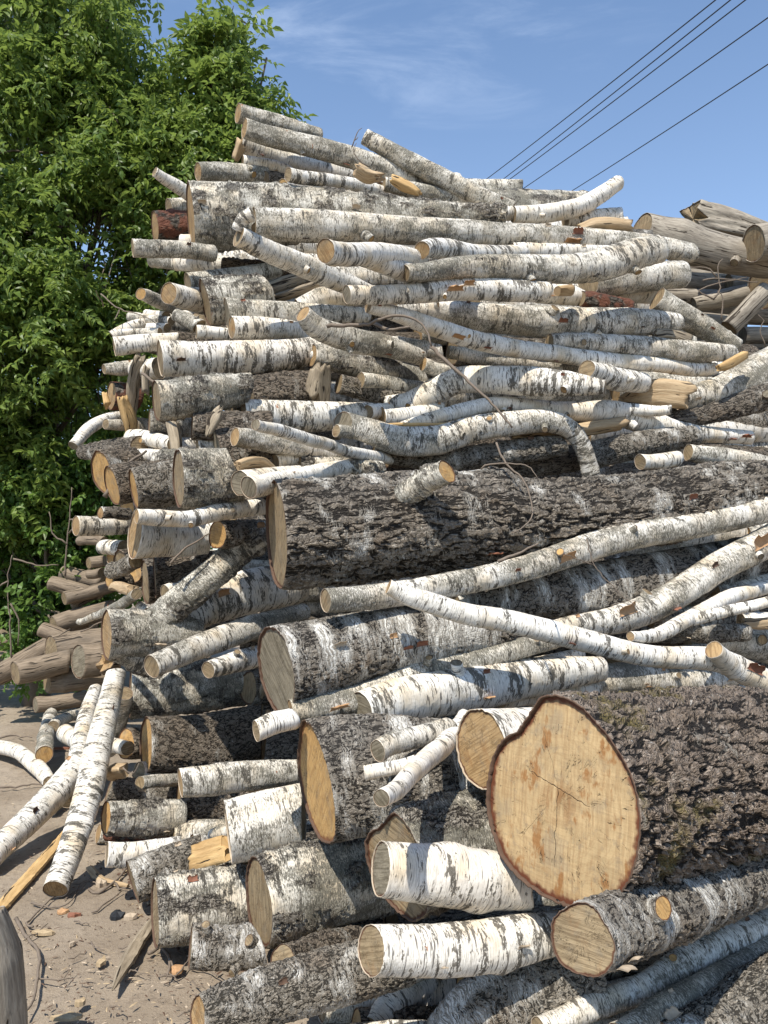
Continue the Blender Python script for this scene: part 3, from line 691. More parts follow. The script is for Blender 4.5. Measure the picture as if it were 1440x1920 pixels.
R|199 1190 46, 240 1188 43, 300 1190 42, 370 1200 34|a.2 f.6 m0|forked birch stump with tall tan face at the left edge
+|270 1190 30, 330 1130 28, 400 1075 28, 450 1030 25, 490 1004 20|d.2
+|215 1215 22, 260 1238 22, 305 1256 18|d.12
D|465 1290 30, 520 1290 30|a.5 f.4|log with pale tan face left of the grey slanted big face
S|497 1285 8, 484 1330 10, 474 1372 9|f.3 sp|leaning grey-brown split stave left of the grey slanted big face
B|390 1256 16, 440 1238 20, 500 1224 21|a.7 f.3 k1|birch log with brown pointed end under the cylinder-smooth birch log
L|284 1250 22, 350 1224 23, 420 1197 24, 490 1172 22, 570 1146 16|a.55 f.35|birch log with round tan end slanting up right, left centre
D|517 1002 103, 620 995 101, 760 982 99, 900 975 92, 1000 972 78, 1200 950 70, 1330 925 64, 1425 905 50|a.2 f.2 hv|great dark fissured trunk with brown oval face, centre of the heap
+|690 985 24, 740 945 24, 790 912 24, 838 884 23|d-.30 f.9
R|850 1132 24, 940 1125 36, 1080 1112 48, 1218 1088 48, 1357 1058 46, 1460 1035 42|hv|thick grey trunk with white ring patches, right of centre
L|610 1126 22, 700 1115 23, 800 1101 23, 900 1085 23, 1000 1062 24, 1100 1027 26, 1200 1002 27, 1300 985 26, 1450 955 26|k2|very long grey-white branch lying against the great dark trunk
L|1340 1110 14, 1400 1098 18, 1460 1085 20||shaded grey log at the right edge between the long grey limbs
L|1290 1210 12, 1360 1205 22, 1460 1216 38|k1|speckled birch log at right edge above the long clean diagonal
S|1390 1170 10, 1450 1168 14|f.6 sp|torn brown wood end at the right edge
R|1220 1165 12, 1300 1185 18, 1400 1185 16||shaded rough log under the thin white branch at right
L|1010 1182 12, 1090 1172 20, 1160 1162 27, 1250 1125 28, 1350 1065 28, 1460 1008 30|k2|long grey limb with broken tan patch rising to the right edge
W|1182 1193 9, 1240 1185 14, 1300 1155 14, 1360 1125 15, 1460 1098 14|a.8 f.5|thin white branch with tiny round end at the right side
+|1290 1165 12, 1350 1150 11, 1460 1122 10|d-.04
B|945 1250 10, 1010 1243 12, 1090 1225 12||thin birch log under the long clean diagonal branch
W|1150 1245 22, 1240 1245 26, 1330 1235 26||white log behind the long clean diagonal branch
L|235 1300 14, 216 1350 18, 200 1402 18||bluish white log in shade behind the leaning speckled pole
R|205 1478 26, 260 1490 25, 340 1492 25|a.1|grey log stub under the stacked short logs at lower left
S|205 1450 14, 230 1445 12|f.6 sp|ragged pale chunk of wood at lower left of the heap
L|262 1468 12, 340 1462 12|a.7 f.3|small round-ended stick in shade at lower left
D|235 1395 27, 275 1395 27|a.55 f1|small log with bright yellow round face, lower left
D|487 1400 38, 550 1395 37|a.5 f.25|log with pale hanging oval face in shade left of the tall yellow face
D|273 1396 52, 340 1390 53, 420 1377 53, 490 1367 50|a.2 f.85|thick dark log with thin bright yellow face, lower left
D|333 1508 48, 400 1505 45, 470 1500 40|a.1 f.5|dark log with very thin tan edge, lower left
S|470 1462 16, 540 1465 16|f.8 sp|small yellow wood patch in the dark behind the short white block
L|338 1468 26, 400 1455 28, 460 1450 27, 560 1444 22|a.15 f.5|grey birch log in half shade above the dark one with thin tan edge
L|184 1563 17, 220 1565 16|a.4 f.8|tiny birch stub at the ground, lower left edge of the heap
D|200 1562 14, 270 1565 14, 340 1560 12|rd|low brown log in shade beneath the orange-spotted birch log
R|198 1533 29, 260 1530 31, 340 1525 30|a.3 f.9 m0|short birch log with orange spot and yellow oval face, lower left
B|200 1602 22, 260 1600 22, 340 1594 20|a.12|small white birch log on the ground, lower left
L|400 1566 12, 460 1560 14||dark small log in shade behind the yellow split chunk
D|470 1655 30, 430 1650 30|f.7|torn brown log piece wedged behind the round grey-barked block
R|248 1652 38, 310 1624 37, 370 1602 34|a.1|mossy half-shaded log behind the round grey-barked block, lower left
S|368 1610 20, 400 1600 23, 432 1590 22|f1 sp|bright yellow split chunk lying among the lower left logs
B|427 1560 55, 490 1546 58, 570 1530 58|a.04|short white block with black patch and diagonal shadow, lower centre left
R|290 1712 61, 360 1700 63, 450 1686 63|a.12 f.35|round grey-barked block standing on the dirt, lower left
R|516 1257 85, 600 1238 77, 700 1215 71, 800 1197 63, 930 1185 50|a.38 f.1 hv|thick dark log with white patches and large grey slanted face, centre
L|545 1335 24, 620 1318 26, 700 1295 25, 790 1263 24, 880 1240 23, 960 1218 20, 1050 1196 14|a.2 f.7 k2|grey-white limb under the thick dark log with grey slanted face
D|1230 1302 14, 1340 1302 17, 1460 1300 22||rough grey bark strip over the giant log at right edge
L|1045 1300 20, 1120 1278 27, 1200 1272 29, 1280 1277 27, 1375 1270 18|a.6 f.3 k1|speckled birch log resting above the giant log
W|938 1306 24, 1000 1306 22, 1110 1290 19|a.5 f.4|white birch log with small tan oval end above the giant log
B|676 1337 40, 760 1317 42, 850 1299 42, 940 1283 40, 1040 1263 32, 1130 1250 22|a.5 f.1 k1|bright white birch log with black bands and grey oval end, centre
W|728 1100 14, 790 1125 20, 860 1150 21, 940 1165 22, 1040 1190 22, 1140 1215 21, 1240 1232 20, 1340 1240 22, 1400 1265 24, 1460 1292 24|k1 a.2 f.6|long clean white branch crossing diagonally down to the right edge
+|1380 1262 20, 1355 1238 19, 1338 1218 17|d-.12 f.6
W|480 1371 20, 510 1364 21, 550 1354 20|a.3 f.2|short white stub hanging left of the grey-white limb
D|590 1469 106, 660 1452 103, 740 1442 99, 860 1440 90, 940 1440 78|a.28 f.85|thick white-flaked dark log with tall yellow-tan oval face, lower centre
L|708 1408 21, 770 1386 21, 840 1362 16|a.6 f0|birch log with dark round end in shade above the forked white branch
W|715 1497 17, 755 1465 19, 800 1420 20, 850 1378 18, 875 1342 14|a.85 f.1|forked white branch with two small round ends, lower centre
+|684 1450 14, 740 1440 13, 785 1428 15|d-.0 f.1
W|900 1403 71, 960 1396 69, 1050 1384 64|a.65 f.7 z.12 hv|birch log with round tan face behind the giant log
R|484 1692 75, 560 1672 77, 640 1656 73, 730 1648 66|a.3 f.4 m0|rough cracked birch log with brown oval face, bottom centre left
R|746 1626 99, 820 1592 97, 940 1570 92|a.6 f.35 sp|split-open pear-shaped log behind the white log, lower centre
W|713 1629 49, 780 1633 52, 860 1642 54, 985 1652 50|a.36 f.1|bright white log with grey oval face left of the giant log
R|357 1774 38, 420 1772 37, 480 1768 40|a.05 k3|short knotty birch block lying on the dirt, bottom left
D|530 1800 26, 590 1782 29, 670 1762 28|a.85 f.2|brown-faced birch log in shade under the rough cracked one
R|830 1960 50, 920 1895 75, 1020 1850 66, 1120 1800 52||large rough grey log half in shade at the bottom centre
W|700 1930 24, 740 1884 27, 800 1846 23||bluish birch log going down at the bottom centre
W|735 1838 19, 790 1816 17, 850 1800 14|a.65 f.7|small birch log with yellow face under the round-faced banded log
R|370 1906 33, 450 1888 46, 560 1855 51, 660 1826 51, 760 1796 48|a.4 f.8|grey birch log in the foreground at the bottom left of the heap
B|695 1782 43, 780 1776 44, 860 1770 46, 960 1756 44, 1050 1738 36|a.57 f.35|dark-banded birch log with round tan face at bottom centre
D|1042 1500 192, 1200 1487 173, 1320 1470 158, 1470 1448 142|a.70 f.75 big hv z-.14|giant brown-barked log with huge tan cut face, lower right
L|1160 1945 26, 1250 1885 24, 1400 1815 28, 1470 1780 28||pale slim log in the bottom right corner beside the largest corner one
L|1010 1930 22, 1110 1886 24, 1210 1850 24, 1310 1792 26, 1400 1750 26, 1470 1724 26|k1|curved grey branch below the log with the peeling bark edge
R|1260 1980 60, 1370 1905 60, 1470 1845 60||largest grey-white log in the bottom right corner
R|1092 1763 62, 1180 1735 60, 1280 1695 56, 1380 1655 53, 1470 1622 50|a.88 f.3 k1|white-banded log with round grey-brown face and peeling bark, bottom right
W|-25 1400 13, 20 1403 13, 50 1415 13, 75 1442 14, 92 1468 12|gr|crooked white branch lying on the dirt at the left edge
L|96 1338 11, 88 1375 14, 84 1412 16|gr f.9|pinkish bark log on the dirt with orange end facing the camera, left
L|100 1362 11, 130 1345 10, 155 1334 10|gr|thin pinkish branch on the dirt behind the orange-ended log
W|122 1374 16, 160 1390 15, 200 1400 14, 240 1406 13|z.5|white short log lying under the leaning poles at left
L|98 1520 8, 125 1492 10|gr|small broken branch on the dirt between the leaning poles
W|128 1500 18, 145 1425 18, 166 1340 16, 181 1290 12|le|shorter white pole leaning behind the speckled one at left
B|-30 1622 24, 60 1532 26, 120 1466 26, 148 1422 20|le|black-banded birch pole leaning from the left edge
B|103 1668 23, 130 1590 24, 165 1480 26, 190 1380 24, 220 1262 18|le f.7|tall speckled birch pole leaning against the heap at left
'''
GX = np.array([0, 150, 250, 400, 550, 800, 1100, 1440.])
GY = np.array([200, 500, 800, 1050, 1300, 1500, 1700, 1920.])
GD = np.array([[5.6, 5.4, 5.1, 4.7, 4.7, 4.8, 5.0, 5.4],
               [5.6, 5.4, 5.0, 4.5, 4.3, 4.4, 4.6, 5.1],
               [5.8, 5.4, 4.8, 4.2, 3.9, 3.9, 4.2, 4.7],
               [6.0, 5.4, 4.6, 3.9, 3.35, 3.45, 3.75, 4.2],
               [6.0, 5.2, 4.4, 3.7, 3.15, 3.1, 3.3, 3.8],
               [5.2, 4.8, 4.1, 3.5, 2.85, 2.7, 2.35, 3.1],
               [3.7, 3.7, 3.6, 3.2, 2.75, 2.5, 2.4, 2.85],
               [2.75, 2.75, 2.7, 2.6, 2.5, 2.4, 2.3, 2.4]])
def depth(x, y):
    x = np.clip(x, 0, 1440); y = np.clip(y, 200, 1920)
    i = min(len(GX) - 2, int(np.searchsorted(GX, x, 'right') - 1)); j = min(len(GY) - 2, int(np.searchsorted(GY, y, 'right') - 1))
    a = (x - GX[i]) / (GX[i + 1] - GX[i]); b = (y - GY[j]) / (GY[j + 1] - GY[j])
    return (GD[j, i] * (1 - a) + GD[j, i + 1] * a) * (1 - b) + (GD[j + 1, i] * (1 - a) + GD[j + 1, i + 1] * a) * b
LOGS = []
def parse_pts(s): return np.array([[float(v) for v in p.split()] for p in s.split(',')])
for row in DATA.strip().split('\n'):
    f = row.split('|')
    if f[0] == '+':
        o = {'pts': parse_pts(f[1]), 'd': 0.0, 'f': None}
        for tk in f[2].split():
            if tk[0] in 'df': o[tk[0]] = float(tk[1:])
        LOGS[-1]['br'].append(o); continue
    L = {'k': f[0], 'pts': parse_pts(f[1]), 'label': f[3].strip(), 'br': [], 'a': None, 'f': .4, 'z': 0.0, 'kn': 0, 'sp': False, 'rd': False, 'gr': False, 'le': False, 'big': False, 'fill': False, 'hv': False, 'm0': False}
    for tk in f[2].split():
        if tk in ('sp', 'rd', 'gr', 'le', 'big', 'hv', 'm0'): L[tk] = True
        elif tk[0] == 'k': L['kn'] = int(tk[1:])
        else: L[tk[0]] = float(tk[1:])
    LOGS.append(L)
# logs deep in the heap that show in the gaps
BX = [(230, 500), (350, 430), (450, 350), (560, 390), (660, 330), (760, 330), (860, 300), (1000, 320), (1100, 340), (1200, 320), (1300, 320), (1400, 330), (1500, 290), (1600, 330), (1700, 380), (1800, 560), (1920, 640)]
TOPX = [(200, 450), (330, 380), (420, 350)]
rf = np.random.RandomState(5); fillers = []
for iy, y0 in enumerate(np.concatenate([np.arange(330, 900, 34), np.arange(900, 1960, 44)])):
    xl = np.interp(y0, [b[0] for b in BX], [b[1] for b in BX]) + rf.uniform(-5, 60)
    xr = np.interp(y0, [230, 330, 400, 460, 560, 640, 690], [600, 860, 1100, 1215, 1225, 1300, 1480])
    x = xl
    while x < xr - 60:
        ln = rf.uniform(260, 520); r = rf.uniform(22, 44)
        x1 = min(x + ln, xr); y = y0 + rf.uniform(-12, 12); dy = rf.uniform(-30, 10) if y0 > 1000 else rf.uniform(-12, 22)
        if y - r < 330 and y < 420: r = min(r, 22)
        fillers.append({'k': rf.choice(['D', 'R', 'L', 'B', 'D']), 'pts': np.array([[x, y, r], [(x + x1) / 2, y + dy * .5, r * .97], [x1, y + dy, r * .9]]), 'label': None, 'br': [], 'a': rf.uniform(.2, .5), 'f': rf.choice([.2, .4, .7, .9]), 'z': .32 + rf.uniform(0, .2), 'kn': 0, 'sp': False, 'rd': False, 'gr': False, 'le': False, 'big': False, 'hv': False, 'fill': True})
        x = x1 + rf.uniform(-30, 20)
for q in range(95):
    y = rf.uniform(540, 1680); xl = np.interp(y, [500, 560, 700, 850, 1000, 1200, 1400, 1560, 1680], [330, 290, 215, 200, 190, 215, 230, 215, 300])
    x = xl + rf.uniform(0, 1) ** 1.3 * 230; r = rf.uniform(9, 24); ln = rf.uniform(90, 240); dy = rf.uniform(-.22, .12) * ln
    fillers.append({'k': rf.choice(['D', 'R', 'L', 'B', 'L']), 'pts': np.array([[x, y, r], [x + ln / 2, y + dy * .5 + rf.uniform(-4, 4), r * .98], [x + ln, y + dy, r * .9]]), 'label': None, 'br': [], 'a': rf.uniform(.25, .75), 'f': rf.choice([.2, .4, .7, .9, 1.0]), 'z': .10 + rf.uniform(0, .15), 'kn': 0, 'sp': False, 'rd': False, 'gr': False, 'le': False, 'big': False, 'hv': False, 'fill': True})
core = []
for y0 in (470, 560, 640, 720, 800, 890, 980, 1080, 1180, 1290, 1400, 1510, 1620):
    xa = np.interp(y0, [470, 800, 900, 1050, 1620], [520, 500, 400, 440, 520]); xb = np.interp(y0, [470, 560, 640, 700], [1150, 1170, 1260, 1520])
    core.append({'k': 'D', 'pts': np.array([[xa, y0, 62], [(xa + xb) / 2, y0 + 8, 62], [xb, y0 - 5, 58]]), 'label': None, 'br': [], 'a': None, 'f': .3, 'z': 1.15, 'kn': 0, 'sp': False, 'rd': False, 'gr': False, 'le': False, 'big': False, 'hv': False, 'fill': True, 'core': True})
core = [dict(c, pts=c['pts'] + np.array([15, 45, 26]), z=1.9) for c in core if c['pts'][0, 1] < 1500] + core
LOGS = [l for l in LOGS if l['k'] == 'G'] + core + fillers + [l for l in LOGS if l['k'] != 'G']

# ------------------------------------------------------------------ the logs: distances, so that none runs through another
CELL = 6; X0, Y0_, X1, Y1_ = -60, 180, 1500, 1980
NX, NY = (X1 - X0) // CELL, (Y1_ - Y0_) // CELL
def dense(pts):
    n = [max(2, int(np.hypot(*(b[:2] - a[:2])) / 4)) for a, b in zip(pts[:-1], pts[1:])]
    return catmull(pts, n)
def raster(D, t):
    best = {}
    for (x, y, r), tt in zip(D, t):
        for cx in range(max(0, int((x - r - X0) // CELL)), min(NX - 1, int((x + r - X0) // CELL)) + 1):
            for cy in range(max(0, int((y - r - Y0_) // CELL)), min(NY - 1, int((y + r - Y0_) // CELL)) + 1):
                u2 = (X0 + (cx + .5) * CELL - x) ** 2 + (Y0_ + (cy + .5) * CELL - y) ** 2
                h2 = r * r - u2
                if h2 > 0:
                    k = cy * NX + cx; b = best.get(k)
                    if b is None or u2 < b[2]: best[k] = (tt, math.sqrt(h2), u2)
    return best
for L in LOGS:
    D = dense(L['pts']); s = np.concatenate([[0], np.cumsum(np.hypot(*np.diff(D[:, :2], axis=0).T))]); L['D'] = D; L['t'] = s / s[-1]; L['len'] = s[-1]
    sub = slice(None, None, 2)
    c = raster(D[sub], L['t'][sub])
    for b in L['br']:
        BD = dense(b['pts']); b['D'] = BD
        ends = [np.hypot(D[:, 0] - BD[e, 0], D[:, 1] - BD[e, 1]).min() for e in (0, -1)]
        e = 0 if ends[0] < ends[1] else -1                       # the end joined to the main stem
        j = int(np.argmin(np.hypot(D[:, 0] - BD[e, 0], D[:, 1] - BD[e, 1]))); b['tj'] = L['t'][j]; b['e'] = e
        for k, v in raster(BD[::2], np.full(len(BD[::2]), b['tj'])).items(): c.setdefault(k, v)
    if L['a']:
        d0 = D[0, :2] - D[1, :2]; d0 /= np.linalg.norm(d0); nrm = np.array([-d0[1], d0[0]]); sphi = math.sqrt(1 - min(.97, L['a']) ** 2); r0 = D[0, 2]
        for dd in np.arange(3, r0 * L['a'], CELL * .6):
            hw = r0 * math.sqrt(max(0, 1 - (dd / (r0 * L['a'])) ** 2))
            for e in np.arange(-hw, hw + 1, CELL * .6):
                q = D[0, :2] + d0 * dd + nrm * e; k = int((q[1] - Y0_) // CELL) * NX + int((q[0] - X0) // CELL)
                c.setdefault(k, (0.0, -dd / L['a'] * sphi, 0))
    L['cells'] = c
    x0, y0 = L['pts'][0, :2]; x1, y1 = L['pts'][-1, :2]
    Z0 = depth(x0, y0) + L['z']
    if L['k'] == 'G' and L['z'] > 1: Z0 = 5.2 + L['z']
    if L['gr'] or L['le']: Z0 = float(ground_Z(y0 + L['pts'][0, 2] * .8))
    if L['a'] is not None and L['a'] > 0 and not L['le'] and not L['gr']:
        lo, hi = 0.0, 3.0
        P0 = np.array([(x0 - 720) / F, (960 - y0) / F, 1.0]) * Z0
        for _ in range(30):
            mid = (lo + hi) / 2; P1 = np.array([(x1 - 720) / F, (960 - y1) / F, 1.0]) * (Z0 + mid)
            d = P1 - P0; asp = (d @ P0) / np.linalg.norm(d) / np.linalg.norm(P0)
            if asp < L['a']: lo = mid
            else: hi = mid
        Z1 = Z0 + min(mid, 1.1)
        if L['len'] > 350: Z1 = .6 * Z1 + .4 * (depth(x1, y1) + L['z'])
    else: Z1 = depth(x1, y1) + L['z'] + (5.2 - depth(x0, y0) if L['k'] == 'G' and L['z'] > 1 else 0)
    if L['k'] == 'G' and L['z'] > 1: Z1 = Z0 + .1 * (Z1 - Z0)
    if L['gr']: Z1 = float(ground_Z(y1 + L['pts'][-1, 2] * .8))
    if L['le']: Z1 = Z0 + 1.0
    L['Z'] = np.array([Z0, Z1], float); L['Zp'] = L['Z'].copy()
pairs = []
byc = {}
for i, L in enumerate(LOGS):
    for k in L['cells']: byc.setdefault(k, []).append(i)
pc = {}
for k, ids in byc.items():
    for a in range(len(ids)):
        for b in range(a + 1, len(ids)):
            i, j = ids[a], ids[b]                                # j lies in front of i
            ci, cj = LOGS[i]['cells'][k], LOGS[j]['cells'][k]
            pc.setdefault((i, j), []).append((ci[0], cj[0], ci[1], cj[1]))
pairs = [(i, j, np.array(v)) for (i, j), v in pc.items()]
mass = np.array([(.01 if l.get('core') else .02 if l['fill'] else (l['len'] * np.mean(l['pts'][:, 2]) / 3000) ** .7 + .2) * (50 if (l['gr'] or l['le']) else 10 if l['hv'] else 1) for l in LOGS])
def zat(L, t): return L['Z'][0] * (1 - t) + L['Z'][1] * t
for it in range(130):
    worst = 0
    for i, j, v in (pairs if it % 2 else pairs[::-1]):
        A, B = LOGS[i], LOGS[j]
        za = zat(A, v[:, 0]); zb = zat(B, v[:, 1])
        viol = (zb * (1 + .95 * np.abs(v[:, 3]) / F)) - (za * (1 - .92 * v[:, 2] / F))
        q = int(np.argmax(viol)); w = viol[q]
        if w <= .004: continue
        if w > worst: worst, wp = w, (i, j)
        mi, mj = 1 / mass[i], 1 / mass[j]; wi, wj = w * mi / (mi + mj), w * mj / (mi + mj)
        for Lx, amt, tt in ((A, wi * .8, v[q, 0]), (B, -wj * .8, v[q, 1])):
            lev = 0.0 if (Lx['a'] is not None and Lx['len'] < 500) else .12 if Lx['len'] < 330 else .3
            g = np.array([1 - tt, tt]); g = g / (g @ g)
            Lx['Z'] += amt * (lev * g + (1 - lev))
    if it < 110:
        for L in LOGS:
            dl = L['Zp'] - L['Z']; L['Z'] += dl.mean() * .025 + (dl - dl.mean()) * (.25 if L['a'] is not None else .10)
    for L in LOGS:
        for e, p in ((0, L['pts'][0]), (1, L['pts'][-1])):
            gz = float(ground_Z(p[1] + p[2] * .9)); L['Z'][e] = min(L['Z'][e], gz)
            if not L['fill']: L['Z'][e] = max(L['Z'][e], 1.7)
sv = sorted([(round(float(np.abs(l['Z'] - l['Zp']).max()), 2), l['label']) for l in LOGS if l['label']], reverse=True)[:14]
print(sv)
sr = [l['label'] for l in LOGS if l['label'] and l['a'] and l['Zp'][1] > l['Zp'][0] + .1 and l['Z'][1] < l['Z'][0] + .3 * (l['Zp'][1] - l['Zp'][0])]
print('REV', sr)
print(LOGS[wp[0]]['label'], '<>', LOGS[wp[1]]['label'], [LOGS[q]['pts'].tolist() for q in wp])
print('residual', worst, 'max shift', max(np.abs(l['Z'] - l['Zp']).max() for l in LOGS if not l['fill']))

# fillers nobody sees are left out, the others are named after the front log next to them
seen = {}
for k, ids in byc.items():
    seen[ids[-1]] = seen.get(ids[-1], 0) + 1
used = set(l['label'] for l in LOGS if l['label']); keep = []
named = [l for l in LOGS if l['label'] and l['k'] != 'G']
for i, L in enumerate(LOGS):
    if L['fill'] and not L.get('core') and seen.get(i, 0) < 3: continue
    keep.append(L)
    if L['fill'] and seen.get(i, 0) >= 3:
        vis = np.array([[X0 + (k % NX + .5) * CELL, Y0_ + (k // NX + .5) * CELL] for k, ids in byc.items() if ids[-1] == i]); c = vis.mean(0)
        tone = {'D': 'dark rough', 'R': 'rough grey', 'L': 'grey birch', 'B': 'banded birch'}[L['k']]
        for l2 in sorted(named, key=lambda q: min(np.hypot(q['D'][::4, 0] - c[0], q['D'][::4, 1] - c[1]))):
            j = int(np.argmin(np.hypot(l2['D'][:, 0] - c[0], l2['D'][:, 1] - c[1]))); dx, dy = c - l2['D'][j, :2]
            rel = 'behind and above' if dy < -abs(dx) * .5 else 'behind and below' if dy > abs(dx) * .5 else 'behind and left of' if dx < 0 else 'behind and right of'
            nick = l2['label'].split(',')[0].split(' with ')[0].split(); nick = ' '.join(nick[:9])
            if nick.split()[-1] in ('the', 'a', 'of', 'to', 'in', 'on', 'and', 'below', 'under', 'above', 'behind', 'at', 'pointing', 'slanting', 'up', 'big', 'broad'): continue
            lab = f'{tone} log {rel} the {nick}'
            if lab not in used and len(lab.split()) <= 16: break
        L['label2'] = lab; used.add(lab)
LOGS = keep

# ------------------------------------------------------------------ the logs: building
def surf_point(Cc, r2, fr, prof, si, th):
    T, U, V = fr; seg = prof.shape[1]; q = int(th / (2 * math.pi) * seg) % seg
    n = U[si] * math.cos(th) + V[si] * math.sin(th)
    return Cc[si] + n * r2[si] * prof[si, q], n, T[si]
CAMP = np.array([0, 0, CAMZ])
def visible_theta(rs, fr, si, Cc):
    T, U, V = fr; d = CAMP - Cc[si]; a = math.atan2(d @ V[si], d @ U[si])
    return (a + rs.uniform(-1.0, 1.0)) % (2 * math.pi)
def flake(parent, loc, p, n, T, size, rs, mat):
    """a curled scrap of torn bark, thin but with two sides"""
    B = np.cross(n, T); nu, nv = 9, 6
    u = np.linspace(-1, 1, nu); vv = np.linspace(0, 1, nv)
    A, Bq = np.meshgrid(u, vv); curl = rs.uniform(.8, 2.2)
    wid = size * (1 - .35 * Bq + .12 * np.sin(7 * Bq + 3 * A)); ang = Bq * curl
    al = size * 1.1 * np.sin(ang) / curl; up = size * 1.1 * (1 - np.cos(ang)) / curl
    jag = np.interp(u, np.linspace(-1, 1, 6), rs.uniform(.75, 1.15, 6))[None]
    pts = p + T * (A * wid)[..., None] + B * (al * jag)[..., None] + n * (up * jag + .002 + .004 * np.abs(A))[..., None] - loc
    nn = np.cross(np.gradient(pts, axis=0), np.gradient(pts, axis=1)); nn /= np.linalg.norm(nn, axis=-1)[..., None] + 1e-9
    top = pts + nn * .0012
    ii = np.arange(nu * nv).reshape(nv, nu); k = nu * nv
    q = np.stack([ii[:-1, :-1], ii[:-1, 1:], ii[1:, 1:], ii[1:, :-1]], -1).reshape(-1, 4)
    ed = np.concatenate([ii[0], ii[1:, -1], ii[-1, ::-1][1:], ii[::-1, 0][1:-1]])
    side = np.stack([ed, ed + k, np.roll(ed, -1) + k, np.roll(ed, -1)], -1)
    me = mesh_np('bark_flake', np.concatenate([pts.reshape(-1, 3), top.reshape(-1, 3)]), np.concatenate([q[:, ::-1], q + k, side]))
    link('bark_flake', me, mat, parent)
def stub(parent, loc, p, n, T, r, ln, rs, mat, cm, off, px, name='branch_stub'):
    d = n + T * rs.uniform(-.7, .7); d /= np.linalg.norm(d)
    C = np.stack([p + d * ln, p + d * ln * .5, p - d * r * .6])
    make_tube(name, C, np.array([r * .92, r, r * 1.25]), px, rs, parent, loc, mat, off, faces_under='self', amp=.05, capmat=cm, endcap=False, tilt=rs.uniform(-.4, .4, 2))
def cutm(f): return MAT['cut0'] if f < .15 else MAT['cut1'] if f < .45 else MAT['cut2'] if f < .85 else MAT['cut3']
